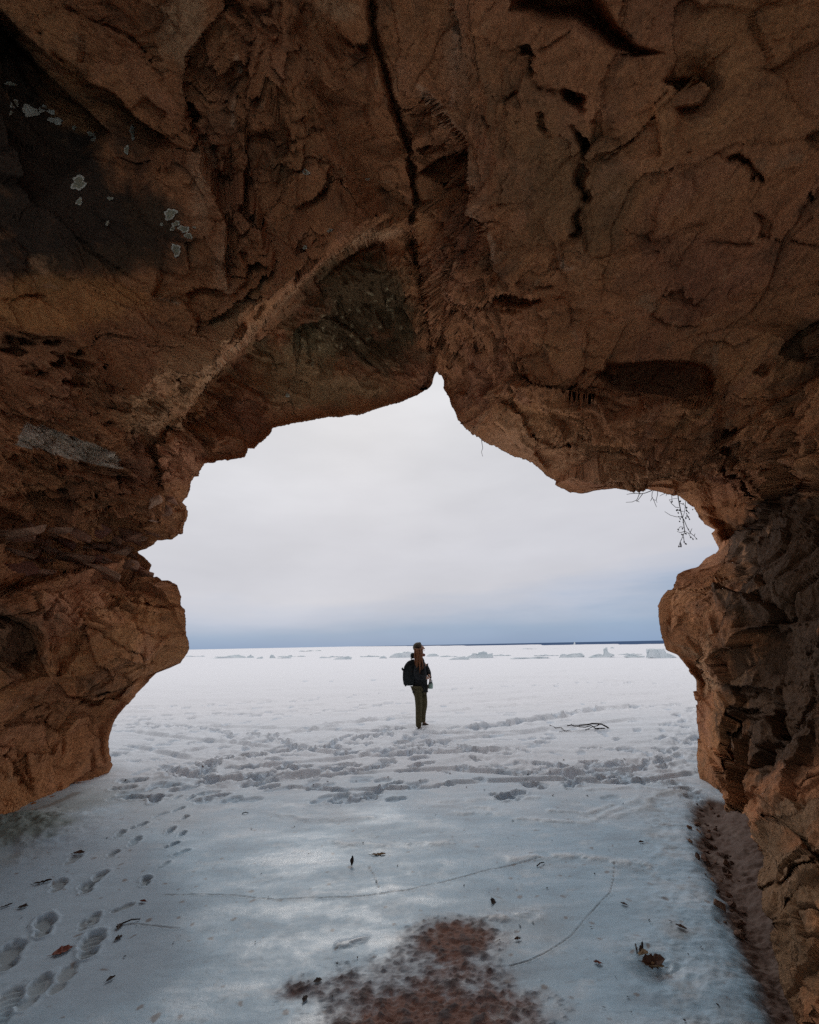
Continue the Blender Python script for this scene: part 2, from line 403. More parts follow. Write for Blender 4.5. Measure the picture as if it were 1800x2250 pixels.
S, G, PIT, POLY, NOSE = 'step', 'groove', 'pit', 'poly', 'nose'
JOINT = [(812,-60),(816,15),(824,94),(843,157),(866,240),(887,344),(895,417),(900,490),(908,543),(924,605),(939,689),(950,751),(958,815)]
RIB = [(900,487),(877,513),(814,530),(730,569),(668,616),(616,663),(574,710),(532,762),(490,809),(438,866),(395,912),(350,955)]
BED = [(-60,880),(0,897),(60,912),(125,929),(190,960),(250,991),(345,985)]
BLOCKTOP = [(-60,1300),(0,1289),(70,1272),(136,1263),(230,1262),(335,1268)]
PILTOP = [(1573,1195),(1620,1174),(1672,1143),(1735,1101),(1800,1043),(1900,950)]
FOOT = [(1580,1762),(1594,1768),(1641,1822),(1714,1822),(1766,1833),(1800,1885),(1860,1950)]
FEATS = [  # (type, points, depth m, width or fall-off px, point on the recessed side)
 (G, JOINT[:8], .42, 6), (G, JOINT[7:], .45, 7), (S, JOINT[:8], .10, 160, (1000, 200)),
 (G, [(882,520),(902,600),(925,690),(948,780)], .12, 4), (S, JOINT[7:], .32, 140, (800, 650)),
 (S, [(905,520),(935,590),(958,680),(975,780),(985,850)], -.12, 40, (1100, 700)),
 (S, RIB, .60, 300, (700, 800)), (G, [(x+10, y+9) for x, y in RIB[2:]], .10, 6),
 (NOSE, [(860,478),(800,505),(720,545),(640,610),(580,665),(515,722),(440,782),(340,840),(235,900)], 1.25, 62, (600, 800)),
 (S, [(511,803),(530,830),(545,850),(563,900),(600,944)], .07, 90, (700, 800)), (G, [(500,790),(530,818),(566,855),(568,885),(600,944)], .08, 4),
 (S, [(412,897),(424,950),(449,1012)], .20, 70, (500, 950)), (S, [(362,1085),(352,1030),(358,960),(398,905)], .22, 60, (280, 1000)),
 (G, [(390,960),(380,1020),(372,1060)], .08, 5), (G, [(400,900),(412,960),(430,1020)], .08, 4), (S,[(543,985),(480,965),(430,975)],.07,40,(490,1000)),
 (G, [(690,760),(712,830),(730,870)], .06, 5), (S, [(720,700),(780,735),(820,770),(835,830)], .10, 60, (900, 700)), (S, [(835,690),(860,770),(890,830)], .12, 60, (940, 760)),
 (G,[(545,790),(600,800),(610,830)],.05,4),(G,[(640,850),(700,900)],.05,4),(S,[(560,900),(660,880),(780,885),(870,860)],.06,50,(700,800)),
 # left beds
 (S, BED[:-1], .22, 70, (100, 960)), (S, [(0,990),(70,1002),(135,1017),(225,1040),(310,1052)], .30, 60, (120, 1060)), (G, [(0,975),(120,1012),(220,1030)], .12, 4),
 (G, [(120,1000),(125,1040)], .12, 4), (G, [(215,1028),(212,1062)], .12, 4), (G, [(255,1040),(250,1075)], .1, 4),
 (S, [(0,1100),(90,1105),(160,1125),(230,1142),(310,1165)], .20, 50, (150, 1180)), (G, [(60,1085),(150,1110),(260,1128),(330,1160)], .10, 4), (G,[(200,1095),(240,1090),(300,1070)],.10,5),
 (G,[(310,1085),(300,1120),(330,1150)],.12,5),(G,[(345,1085),(335,1110),(350,1160)],.10,4),(G,[(372,1100),(380,1120),(405,1122)],.08,4),
 (S, [(0,1178),(100,1180),(190,1192),(300,1200)], .28, 70, (150, 1230)), (S, BLOCKTOP, .32, 80, (150, 1220)),
 (G, [(224,1301),(271,1322),(334,1333),(399,1334)], .16, 4), (S, [(224,1301),(240,1280),(300,1275)], .15, 30, (260, 1300)), (S, [(334,1333),(300,1290),(310,1270)], .06, 30, (280, 1310)),
 (G, [(60,1290),(65,1330),(75,1350)], .12, 8), (G, [(110,1285),(105,1360),(120,1420)], .12, 9), (G, [(170,1275),(190,1320),(182,1400)], .10, 7), (G,[(300,1340),(310,1390),(300,1440)],.05,7),(G,[(352,1340),(350,1390),(360,1430)],.04,6),
 (S, [(188,1369),(198,1432),(225,1460),(245,1489)], .14, 60, (150, 1440)), (S, [(120,1460),(160,1430),(188,1390)], .12, 60, (100, 1400)), (S, [(120,1475),(150,1520),(200,1545),(245,1500)], .18, 50, (170, 1560)),
 (PIT, (237,1533), .34, (46, 17), -42), (G, [(0,1610),(30,1650),(80,1690),(110,1715)], .12, 5), (G, [(50,1640),(90,1680),(110,1700)], .08, 4), (G,[(208,1640),(215,1670),(222,1700)],.07,4),(G,[(235,1590),(228,1640),(240,1690)],.05,4),(G,[(110,1560),(128,1575),(118,1600)],.07,5),(G,[(150,1590),(170,1620),(165,1650)],.05,4),
 (S, [(0,1350),(30,1356),(60,1400),(100,1460)], .20, 90, (20, 1430)), (PIT, (20,1420), .25, (60, 50), 0),
 (S, [(280,1430),(330,1470),(344,1479)], .08, 50, (250, 1500)),
 # cavities of the left wall
 (PIT,(55,757),.22,(34,11),5),(PIT,(46,780),.22,(28,9),12),(PIT,(85,824),.2,(32,8),3),(PIT,(72,808),.14,(16,6),0),(PIT,(140,803),.22,(24,10),0),(PIT,(190,806),.2,(18,12),30),(PIT,(180,780),.16,(10,7),0),(PIT,(185,850),.2,(28,14),10),(PIT,(238,858),.25,(36,14),25),(PIT,(272,900),.22,(28,11),5),(PIT,(205,908),.12,(14,5),0),(PIT,(235,930),.12,(20,5),0),(PIT,(120,757),.14,(16,6),10),(PIT,(225,793),.08,(10,4),0),(PIT,(148,842),.12,(9,6),0),
 (S,[(0,865),(60,880),(130,905),(200,925)],.10,40,(100,930)),(G,[(0,660),(20,655),(60,650),(110,655)],.08,5),
 # left roof
 (S, [(-60,-40),(0,16),(68,83),(136,146),(209,188),(250,203),(308,266),(396,323)], .40, 90, (200, 250)), (S, [(-60,10),(0,68),(78,130),(130,188),(209,261),(250,300)], .42, 130, (60, 260)),
 (G, [(151,5),(219,42),(282,78),(323,115),(365,167)], .14, 5), (G, [(220,0),(262,40),(300,95)], .08, 4), (G, [(130,120),(160,150),(200,175)], .10, 5), (S, [(320,210),(345,235),(368,248)], .10, 30, (340, 250)),
 (S, [(478,-20),(470,16),(430,80),(407,125),(402,198),(428,292),(470,397),(500,470),(490,540),(500,640)], .30, 220, (600, 300)), (PIT, (425,245), .30, (18, 22), 0), (PIT,(475,18),.2,(14,16),0),
 (S, [(543,250),(540,334),(548,365),(522,433),(560,470),(600,495)], .16, 90, (640, 420)), (S, [(574,157),(600,224),(637,282),(637,340),(600,355)], .16, 60, (580, 300)), (G, [(637,300),(690,312),(746,308)], .10, 5),
 (S, [(673,10),(730,57),(783,99),(824,99)], .24, 60, (700, 110)), (G, [(720,100),(760,150),(770,165)], .08, 5), (S, [(690,160),(730,205),(790,240),(810,235)], .12, 60, (730, 260)),
 (G, [(699,443),(730,422),(762,417)], .20, 5), (S, [(745,385),(720,415),(690,440),(640,470)], .10, 40, (740, 440)), (G, [(500,300),(510,350),(505,420),(530,480)], .10, 5), (G, [(460,300),(475,380),(500,440),(505,520)], .10, 5), (G,[(490,200),(500,240),(515,270)],.08,5),(G,[(545,170),(570,200)],.07,4),(G,[(440,150),(470,130),(520,60)],.07,5),
 (S, [(500,640),(540,600),(545,560),(520,520)], .14, 60, (560,540)), (G, [(780,560),(740,590)], .05, 4), (S, [(330,650),(395,660),(430,690),(425,730)], .16, 60, (440, 640)), (G, [(335,650),(385,665)], .1, 4), (S,[(400,640),(470,620),(500,640)],.12,50,(440,690)),
 (S, [(870,440),(800,480),(740,500),(660,560),(600,610)], .06, 40, (700, 450)),
 # right roof
 (S, [(910,193),(952,250),(978,292),(1004,334),(1041,376),(1051,417),(1041,470),(1051,522),(1083,574)], .18, 110, (930, 420)), (G, [(1051,172),(1067,261),(1067,355)], -.06, 5), (G, [(1020,52),(1010,104),(1025,230),(1035,334)], -.05, 5), (G, [(965,0),(985,50),(995,95),(980,160),(970,240)], -.05, 5), (G,[(1067,240),(1090,275),(1110,260),(1120,210),(1150,190)],.08,4),
 (S, [(900,396),(942,365),(978,350),(1010,360)], .28, 45, (950, 410)), (S, [(900,340),(950,325),(985,312)], .10, 30, (950, 345)), (PIT, (1048,408), .15, (10, 14), 0), (G,[(1030,430),(1040,500),(1030,560)],.08,5),(S,[(905,450),(940,500),(980,530),(1000,560)],.08,40,(930,560)),
 (POLY, [(1130,20),(1170,31),(1200,50),(1265,57),(1338,104),(1385,130),(1458,125),(1400,94),(1359,52),(1328,0),(1310,-60),(1150,-60)], .75, 46),
 (G, [(1170,120),(1190,170),(1240,190),(1275,215),(1290,240)], .16, 7), (PIT, (1263,205), .16, (26, 16), 20), (PIT,(1165,105),.14,(16,14),0), (G,[(1200,230),(1195,270),(1215,300)],.07,5),
 (G, [(1265,271),(1286,313),(1281,355),(1265,397),(1286,433),(1265,480),(1276,511),(1239,537),(1213,590)], .20, 7), (PIT,(1287,320),.18,(9,20),10),(PIT,(1275,390),.16,(14,24),0),(PIT,(1290,440),.1,(10,14),0),(PIT,(1270,512),.14,(18,8),-30), (S,[(1180,470),(1230,560),(1240,600)],.06,40,(1150,560)),
 (S, [(1440,185),(1490,205),(1525,170),(1552,200),(1536,232),(1470,240)], .14, 30, (1490, 190)), (PIT, (1505,190), .16, (32, 14), -25), (S, [(1430,225),(1448,290),(1455,340)], .05, 60, (1400, 300)),
 (G, [(1599,350),(1610,343),(1624,342),(1641,360)], .16, 5), (G, [(1636,350),(1650,365),(1668,385),(1679,404)], .16, 5), (PIT, (1655,393), .1, (5, 6), 0), (G, [(1780,425),(1800,435)], .12, 6), (G, [(1720,435),(1700,490),(1660,535)], .10, 6), (S, [(1660,520),(1690,530),(1700,480)], .08, 50, (1600, 490)), (G, [(1545,540),(1620,548),(1700,533)], .05, 4),
 (S, [(968,694),(1025,673),(1093,657),(1145,655),(1166,678)], .18, 30, (1090, 690)), (PIT, (1130,672), .22, (42, 15), 5), (G, [(965,722),(1050,690),(1150,690)], .12, 5), (PIT, (1080,668), .12, (30, 8), -8), (G,[(1150,650),(1180,643),(1215,640)],.08,4),
 (PIT, (1035,778), .16, (12, 10), 0), (PIT,(992,800),.14,(10,9),0), (S, [(1000,770),(1020,760),(1020,790)], .06, 30, (1050, 780)),
 (POLY, [(1305,815),(1340,800),(1370,796),(1422,793),(1474,784),(1526,785),(1563,798),(1578,830),(1573,856),(1500,861),(1422,856),(1343,850)], .45, 12),
 (POLY, [(1300,858),(1340,850),(1401,850),(1432,871),(1390,885),(1343,897)], .26, 10), (G, [(1103,830),(1192,835),(1239,845),(1291,809),(1310,800)], .16, 5), (S, [(1103,830),(1192,835),(1239,845),(1320,850),(1430,862),(1520,870),(1620,858)], -.26, 80, (1250, 900)), (G, [(1150,880),(1240,850)], .06, 4),
 (S, [(1093,882),(1150,913),(1182,960),(1176,996),(1208,1038)], .14, 70, (1250, 980)), (PIT, (1237,962), .16, (46, 20), 0), (G, [(1307,955),(1350,952),(1422,965),(1516,960)], .10, 4), (G, [(1460,1003),(1530,1000)], .06, 4), (G, [(1540,968),(1570,968)], .05, 3), (G,[(1380,1020),(1450,1030)],.04,3),(G,[(1310,985),(1390,980)],.04,3),(G,[(1350,905),(1480,890),(1600,900)],.05,4),(G,[(1400,925),(1520,930)],.04,3),
 (S, [(1573,955),(1583,986),(1604,1049),(1641,1101),(1690,1135)], .20, 60, (1640, 1010)), (S, [(1820,800),(1735,866),(1683,903),(1630,939),(1578,955)], .28, 70, (1600, 880)), (G, [(1620,960),(1640,1030),(1680,1090)], .14, 7), (G, [(1590,1020),(1660,1110),(1690,1130)], .10, 5), (PIT, (1690,810), .22, (20, 14), -30), (PIT,(1770,760),.3,(60,30),-30), (G,[(1660,1000),(1680,1020),(1685,1045)],.08,5),(G,[(1690,1090),(1660,1075)],.06,4),
 (G, [(1520,1110),(1570,1118),(1640,1112)], .08, 5), (S, [(1526,1116),(1590,1150),(1640,1160)], .10, 40, (1590, 1180)), (G,[(1560,1160),(1610,1165),(1640,1150)],.10,5),
 # right pillar
 (S, PILTOP[:-1], .50, 110, (1640, 1090)), (G, PILTOP[:-1], .2, 7), (G, [(1520,1270),(1490,1310),(1485,1350),(1478,1400)], .08, 7), (S, [(1500,1265),(1480,1330),(1490,1410)], .05, 30, (1470, 1370)),
 (S, [(1534,1411),(1568,1489),(1630,1510),(1693,1515),(1735,1567),(1766,1620),(1800,1625)], .22, 90, (1640, 1600)), (S, [(1589,1719),(1594,1646),(1630,1573),(1680,1562),(1720,1590)], .18, 90, (1680, 1680)), (PIT, (1757,1645), .28, (28, 20), 20), (G, [(1480,1425),(1540,1420),(1570,1470)], .06, 6), (G,[(1540,1450),(1560,1500),(1590,1530)],.06,6),
 (G, [(1600,1200),(1620,1280),(1615,1380)], .06, 12), (G,[(1700,1380),(1800,1370)],.05,6),(G,[(1690,1430),(1800,1440)],.06,8),(S,[(1630,1380),(1720,1372),(1830,1360)],.10,60,(1720,1330)),(G,[(1700,1500),(1800,1520)],.06,8),
 (G, FOOT[1:], .26, 7), (S, FOOT, -.16, 60, (1700, 1900)), (S, [(1540,1721),(1573,1763),(1620,1800),(1641,1830)], .20, 60, (1590, 1830)),
 (G, [(1830,1895),(1800,1921),(1745,1968),(1714,2010),(1693,2036)], .20, 6), (G, [(1693,2036),(1680,2080)], .08, 5), (G, [(1820,2075),(1800,2088),(1766,2114)], .18, 7), (G, [(1786,1998),(1782,2040),(1776,2058)], .12, 5), (G, [(1736,2070),(1742,2062),(1770,2052)], .06, 4), (G, [(1712,1890),(1708,1930)], .06, 4), (G,[(1670,1830),(1640,1860),(1625,1885)],.14,8),(G,[(1664,2080),(1680,2140),(1720,2200)],.12,6),
]
LICHENS = [(66,244,19,12,1),(97,238,12,8,1),(112,245,9,6,1),(122,265,15,8,1),(32,229,11,8,0),(24,248,4,4,0),(23,184,12,4,0),(173,402,18,14,0),(174,443,8,7,0),(242,436,6,4,0),(374,470,15,11,0),(387,491,8,6,0),(379,502,5,5,0),(404,503,11,8,0),(414,518,8,7,0),(427,499,3,3,0),(355,493,4,3,0),(387,549,11,12,0),(291,290,5,15,0),(278,329,6,8,0),(163,280,5,4,0),(199,294,7,5,0),(204,307,4,3,0),(208,302,3,3,0),(236,490,4,5,0),(672,378,8,6,0),(725,507,6,4,0),(670,544,5,4,0),(808,394,4,3,0),(632,868,4,5,0)]
def apply_feats(X, Y, brk):
    d = np.zeros(X.shape)
    for ft in FEATS:
        k = ft[0]
        if k == PIT:
            _, (cx, cy), A, (rx, ry), an = ft
            m = np.flatnonzero((np.abs(X - cx) < 3 * rx + 10) & (np.abs(Y - cy) < 3 * max(rx, ry) + 10))
            a = math.radians(an); x = X[m] - cx; y = Y[m] - cy
            x, y = x * math.cos(a) + y * math.sin(a), -x * math.sin(a) + y * math.cos(a)
            ang = np.arctan2(y / ry, x / rx)
            rr = np.hypot(x / rx, y / ry) * (1 + .14 * np.sin(3 * ang + cx) + .10 * np.sin(5 * ang + cy))
            d[m] += A * (1 - sstep(.55, 1.15, rr + .25 * y / ry * (rr < 1.2)))
            continue
        pts = np.array(ft[1], float); A = ft[2]; w = ft[3]
        reach = 800 if k == NOSE else 4.2 * w + 30 if k == S else (4 * w + 10)
        lo = pts.min(0) - reach; hi = pts.max(0) + reach
        m = np.flatnonzero((X > lo[0]) & (X < hi[0]) & (Y > lo[1]) & (Y < hi[1]))
        if not len(m):
            continue
        x, y = X[m], Y[m]
        if k == POLY:
            q = np.vstack([pts, pts[:1]])
            dd, _, _ = polydist(x, y, q)
            ins = inpoly(x, y, pts)
            sd = np.where(ins, dd, -dd)
            d[m] += A * sstep(-2, w, sd)
        elif k == G:
            dd, sd, t = polydist(x, y, pts)
            tp = sstep(-.02, .12, t) * (1 - sstep(.86, 1.02, t)) if len(pts) < 8 else 1.0
            if len(pts) < 8 or pts[0, 0] > 1200:
                tp = tp * (.30 + .70 * sstep(-.22, .12, brk[m]))
            d[m] += A * tp * np.exp(-(dd / (w * (0.75 + .5 * np.sin(t * 23 + pts[0, 0]) ** 2))) ** 2)
        else:
            dd, sd, t = polydist(x, y, pts)
            _, rs, _ = polydist(np.array([ft[4][0]], float), np.array([ft[4][1]], float), pts)
            s = dd * sd * rs[0]
            tp = np.minimum(sstep(-.001, .12, t), 1 - sstep(.88, 1.001, t))
            tp = np.maximum(tp, 0.0)
            if k == NOSE:      # a bulge that leans out towards the viewer and turns a broad face to the mouth
                d[m] -= A * tp * np.where(s > 0, 1 - np.clip(s / (w * (.45 + 1.1 * t)), 0, 1), np.exp(np.minimum(s, 0) / 230)) * (s > -780)
                continue
            d[m] += 1.45 * A * tp * sstep(-1.5, 3.5, s) * np.exp(-np.maximum(s, 0) / (1.2 * w)) * (s < reach)
    return d

ROCK_GAIN = (2.02, 1.70, 1.27)
FILL_OPENING, REAR_X, REAR_Z = 58.0, 0.05, -0.05       # half width in degrees and heading of an unseen opening added for fill
def build_cave():
    NA, NR, NB = 1460, 360, 72
    r0, amin, amax = rim_of(np.array([200.0]))
    ang = np.linspace(amin + .05, amax - .05, NA)
    rr, _, _ = rim_of(ang)
    ja = np.stack([ang * 1.4, ang * 0, ang * 0], 1)
    rr = rr + fbm(ja * 1.0, 4, 5, gain=.6) * 3.2
    ca, sa = np.cos(np.radians(ang)), np.sin(np.radians(ang))
    # distance to the frame edge along each direction
    ex = np.where(ca > 0, (W_PX + 230 - CX) / np.maximum(ca, 1e-4), (-230 - CX) / np.minimum(ca, -1e-4))
    ey = np.where(sa > 0, (H_PX + 60 - CY) / np.maximum(sa, 1e-4), (-200 - CY) / np.minimum(sa, -1e-4))
    rmax = np.maximum(np.minimum(ex, ey), rr + 60)
    s = np.linspace(0, 1, NR) ** 1.15
    Rpx = rr[None] + (rmax - rr)[None] * s[:, None]                       # NR x NA
    X = CX + Rpx * ca[None]; Y = CY + Rpx * sa[None]
    D = unit(ray(X, Y))
    # beyond the frame: keep turning round the same great circles
    a0 = unit(ray(np.array(CX), np.array(CY)))
    last = D[-1]
    b0 = unit(last - (last @ a0)[:, None] * a0)
    beta = np.arccos(np.clip(last @ a0, -1, 1))
    tb = np.linspace(0, 1, NB + 1)[1:] ** 1.35
    Bt = beta[None] + (math.radians(168) - beta)[None] * tb[:, None]
    D2 = np.cos(Bt)[..., None] * a0 + np.sin(Bt)[..., None] * b0[None]
    Dall = np.concatenate([D, D2], 0)
    n1 = Dall.shape[0]
    Df = Dall.reshape(-1, 3)
    R = base_R(Df)
    P0 = EYE + Df * R[:, None]
    px, py, zc = project(P0)
    infr = (zc > 0.2) & (np.abs(px - 900) < 2500) & (np.abs(py - 1125) < 2800)
    px = np.where(infr, px, -9999); py = np.where(infr, py, -9999)
    rimd = np.concatenate([(Rpx - rr[None]), np.full((NB, NA), 900.0)], 0).ravel()   # px from the rim
    # features wander a little with noise so that edges are not clean strokes
    wx = fbm(P0 * 3.1, 4, 31, gain=.6) * 6; wy = fbm(P0 * 3.1, 4, 57, gain=.6) * 6
    k = sstep(2, 60, rimd)
    wx2 = fbm(P0 * 14, 3, 37, gain=.6) * 4.5; wy2 = fbm(P0 * 14, 3, 39, gain=.6) * 4.5
    fe = apply_feats(px + (wx + wx2) * k, py + (wy + wy2) * k, fbm(P0 * 5, 3, 63))
    fe = np.where(infr, fe, 0) * (0.12 + .88 * sstep(0, 26, rimd))
    R = R + fe
    rr3 = np.tile(R.reshape(n1, NA)[0], n1) + .05 - .12 * sstep(0, 160, rimd)   # nothing near the mouth lies behind its own rim
    over = R - rr3
    lim = rr3 + np.where(over > 0, .10 * (1 - np.exp(-np.maximum(over, 0) / .10)), over)
    R = R + (lim - R) * (1 - sstep(150, 320, rimd)) * infr
    P = EYE + Df * R[:, None]
    P = P.reshape(n1, NA, 3)
    def normals(P):
        gu = np.gradient(P, axis=0); gv = np.gradient(P, axis=1)
        n = np.cross(gu, gv)
        n /= np.linalg.norm(n, axis=-1, keepdims=True) + 1e-12
        flip = np.sign((n * (EYE - P)).sum(-1, keepdims=True))
        return n * np.where(flip == 0, 1, flip)
    Pb = (EYE + Df * base_R(Df)[:, None]).reshape(n1, NA, 3)
    Nn = normals(Pb)                                                      # smooth normals
    Q = P.reshape(-1, 3)
    warp = np.stack([fbm(Q * 1.3, 3, 3), fbm(Q * 1.3, 3, 4), fbm(Q * 1.3, 3, 8)], 1)
    Qw = Q + warp * 0.35
    # where the rock is blocky / bedded / smooth
    def blob(cx, cy, rx, ry):
        return np.exp(-(((px - cx) / rx) ** 2 + ((py - cy) / ry) ** 2))
    blocky = np.clip(blob(200, 1130, 260, 130) + .9 * blob(520, 330, 130, 330) + .5 * blob(960, 560, 110, 320) + .5 * blob(470, 900, 120, 130) + .6 * blob(1700, 1000, 150, 130) + .35*blob(700,760,200,140), 0, 1)
    bedded = np.clip(blob(1380, 960, 300, 110) + .8 * blob(200, 950, 300, 120) + .4 * blob(300, 850, 120, 150) + .35 * blob(1200, 700, 500, 200), 0, 1)
    fluted = np.clip(blob(150, 1550, 250, 180) + .6 * blob(1560, 1450, 110, 350), 0, 1)
    smooth = np.clip(blob(150, 480, 180, 220) + .45 * blob(1650, 350, 230, 360) + .8 * blob(1740, 1350, 130, 260) + .7 * blob(1740, 2050, 130, 250), 0, 1)
    hgt = fbm(Qw * 0.55, 3, 21) * 0.34
    walls = sstep(.25, .8, np.hypot(Nn.reshape(-1, 3)[:, 0], Nn.reshape(-1, 3)[:, 1]))
    Qs = Q + warp * .16 + np.stack([fbm(Q * 4, 3, 33), fbm(Q * 4, 3, 34), fbm(Q * 4, 3, 35)], 1) * .05
    TILT = np.array([[1, .0, .16], [0, 1, .10], [-.16, -.10, 1]])
    B = Qs @ TILT
    f1, e1 = facets(B * np.array([.62, .62, 1.1]), 41)
    f2, e2 = facets(B * np.array([1.7, 1.7, 3.4]) + 7, 43)
    f3, e3 = facets(B * np.array([4.2, 4.2, 10.0]) + 3, 47)
    hgt += f1 * (.34 - .14 * smooth)
    hgt += f2 * (.085 + .13 * blocky - .06 * smooth + .03 * bedded)
    hgt += f3 * (.018 + .085 * blocky + .02 * bedded - .012 * smooth)
    hgt -= (np.exp(-(e2 / .035) ** 2) * .018 + np.exp(-(e1 / .014) ** 2) * .022) * (.35 + .9 * blocky) * sstep(-.15, .25, perlin(Q * .9, 107))
    # level beds, worn back by different amounts
    zz = B[:, 2]
    lay = perlin(np.stack([zz * 5.5, zz * 0 + .5, fbm(Q * .5, 2, 85) * .6], 1), 81)
    lay2 = perlin(np.stack([zz * 15, zz * 0 + 3.5, fbm(Q * .7, 2, 86) * .9], 1), 82)
    hgt += (terrace(lay, 4, .10) * .26 + lay2 * .055) * walls * np.clip(.20 + blocky + .5 * bedded - .5 * fluted - .25 * smooth, 0, 1.1)
    lam = fbm(B * np.array([.75, 8, 15]), 4, 83, gain=.62)
    hgt += lam * (.014 + .05 * bedded + .025 * blocky) + terrace(lam, 4, .08) * (.07 * bedded + .02 * blocky)
    # thin flakes that have come away
    t1 = terrace(fbm(Qw * np.array([1.5, 1.5, 2.6]), 4, 45, gain=.55), 9, .06)
    hgt += t1 * (.085 + .10 * blocky - .04 * smooth)
    flu = fbm(Qw * np.array([6.5, 6.5, .9]), 4, 91, gain=.55)
    hgt += flu * (.004 + .05 * fluted * (px < 900) + .02 * fluted * (px >= 900))
    Qc = Q + np.stack([fbm(Q * 2.6, 4, 13), fbm(Q * 2.6, 4, 14), fbm(Q * 2.6, 4, 15)], 1) * .12
    c1 = perlin(Qc * np.array([.7, .7, 1.6]), 101)
    crack = np.exp(-(c1 / .010) ** 2) * sstep(.05, .4, perlin(Q * .8 + 3, 109)) * .07
    hgt -= crack * (1 - .7 * smooth)
    micro = fbm(Q * 15, 4, 61, gain=.65)
    hgt += micro * .012 * (1 - .3 * smooth)
    dr, _, _ = polydist(px, py, RIB)
    dj, _, _ = polydist(px, py, JOINT)
    dr = np.minimum(dr, dj * 1.5)
    hgt *= 1 - .50 * np.exp(-(dr / 26) ** 2)
    amp = np.where(infr, .22 + .78 * sstep(4, 110, rimd), 1)
    P = P + Nn * (hgt * amp).reshape(n1, NA, 1)
    # colour: the stone's own, plus some painted gloom and rib light
    Q2 = P.reshape(-1, 3)
    v1 = fbm(Qw * .8 + 3, 4, 201) ; v2 = fbm(Qw * 2.7, 4, 211); v3 = fbm(Qw * np.array([1.2, 1.2, 9]), 4, 221)
    col = np.tile(np.array([.275, .140, .080]), (len(Q), 1))
    col = mixc(col, (.350, .195, .105), sstep(-.1, .5, v1) * .8)
    col = mixc(col, (.205, .098, .072), sstep(.05, .5, -v1) * .7)
    col = mixc(col, (.31, .165, .115), sstep(.0, .5, v2) * .6)
    col = mixc(col, (.17, .090, .060), sstep(.12, .5, -v2) * .6)
    col *= (1 + .30 * v3 * (.4 + bedded))[:, None]
    v4 = fbm(Qw * np.array([1.6, 1.6, 2.4]) + 40, 6, 241, gain=.62)
    col = mixc(col, (.085, .056, .040), sstep(.10, .42, v4) * .62)
    v5 = fbm(Qw * 7 + 11, 4, 251, gain=.6)
    col = mixc(col, (.40, .25, .16), sstep(.2, .5, v5) * .45)
    col = mixc(col, (.13, .075, .05), sstep(.15, .5, -v5) * .5)
    en = fbm(Qw * 1.9 + 17, 5, 231, gain=.6) + .42 * fbm(Qw * 8 + 5, 4, 233, gain=.65) + .25 * v3
    def stain_or_shade(mask, c, lo=.22, hi=.80, amt=1.0, nz=.75):
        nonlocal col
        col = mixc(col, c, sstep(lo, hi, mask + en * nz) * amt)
    b = blob
    stain_or_shade(b(60, 400, 250, 250) + .7 * b(310, 500, 150, 100) + b(-50, 150, 120, 140), (.030, .027, .026), amt=.95)  # dark staining, deepened to paint in the gloom of the upper roof
    stain_or_shade(b(250, 570, 160, 40) + b(330, 460, 90, 60), (.07, .05, .035), amt=.6)
    stain_or_shade(b(790, 640, 120, 110) + .7 * b(720, 760, 150, 60) + .5 * b(880, 730, 40, 80), (.070, .062, .040), amt=.85)
    stain_or_shade(b(640, 800, 110, 70) + .7*b(760,860,150,40), (.20, .165, .105), amt=.6)
    stain_or_shade(1.15 * b(1745, 1380, 150, 290) + b(1760, 1200, 130, 110) + .6 * b(1720, 1620, 120, 130), (.040, .026, .017), amt=.94)
    stain_or_shade(b(1250, 430, 190, 160) + .6 * b(1150, 180, 130, 130) + .5 * b(640, 350, 110, 160), (.115, .080, .052), amt=.6)
    stain_or_shade(b(1440, 830, 130, 40), (.11, .058, .040), amt=.7)  # darker brown over the bedded hollow
    stain_or_shade(b(1780, 760, 90, 60), (.06, .045, .035), amt=.7)  # darker over the pit at the right edge
    stain_or_shade(b(370, 70, 60, 110) + .8 * b(740, 25, 60, 40), (.33, .235, .165), amt=.7)
    stain_or_shade(b(180, 650, 240, 45) + .7*b(120,700,150,50), (.40, .215, .095), amt=.6)
    stain_or_shade(b(420, 820, 90, 80) + b(320, 920, 70, 50) + .8*b(500,720,50,50), (.40, .28, .18), amt=.45)  # pale tan standing in for light on the rib face
    stain_or_shade(b(440, 400, 30, 120) + b(490, 560, 25, 90), (.34, .22, .155), amt=.7)
    stain_or_shade(b(1000, 130, 60, 120) + .7 * b(1060, 430, 30, 90), (.31, .20, .145), amt=.6)
    stain_or_shade(b(1400, 1000, 220, 50) + .7 * b(1150, 950, 100, 60), (.335, .205, .135), amt=.6)
    stain_or_shade(b(130, 1350, 60, 70) + .8 * b(200, 1270, 60, 60), (.33, .17, .12), amt=.6)
    stain_or_shade(b(400, 1010, 50, 60), (.36, .19, .13), amt=.6)
    stain_or_shade(b(1590, 1830, 60, 70) + .8 * b(1560, 1440, 30, 60) + .6*b(1600,1510,50,30), (.36, .25, .18), amt=.7)
    stain_or_shade(1.2 * b(1740, 2060, 150, 240), (.13, .105, .08), amt=.75)
    stain_or_shade(b(1540, 1190, 50, 60), (.42, .235, .15), amt=.7)
    stain_or_shade(b(20, 1400, 80, 90), (.07, .05, .038), amt=.7)  # darker over the pit in the left wall
    # pale bare bedding plane low on the left
    ip = inpoly(px + wx * 1.2, py + wy * 1.2, [(52, 925), (125, 945), (190, 968), (252, 993), (285, 1015), (270, 1032), (215, 1022), (150, 1008), (85, 985), (25, 972)])
    col = mixc(col, (.36, .35, .345), ip * .85)
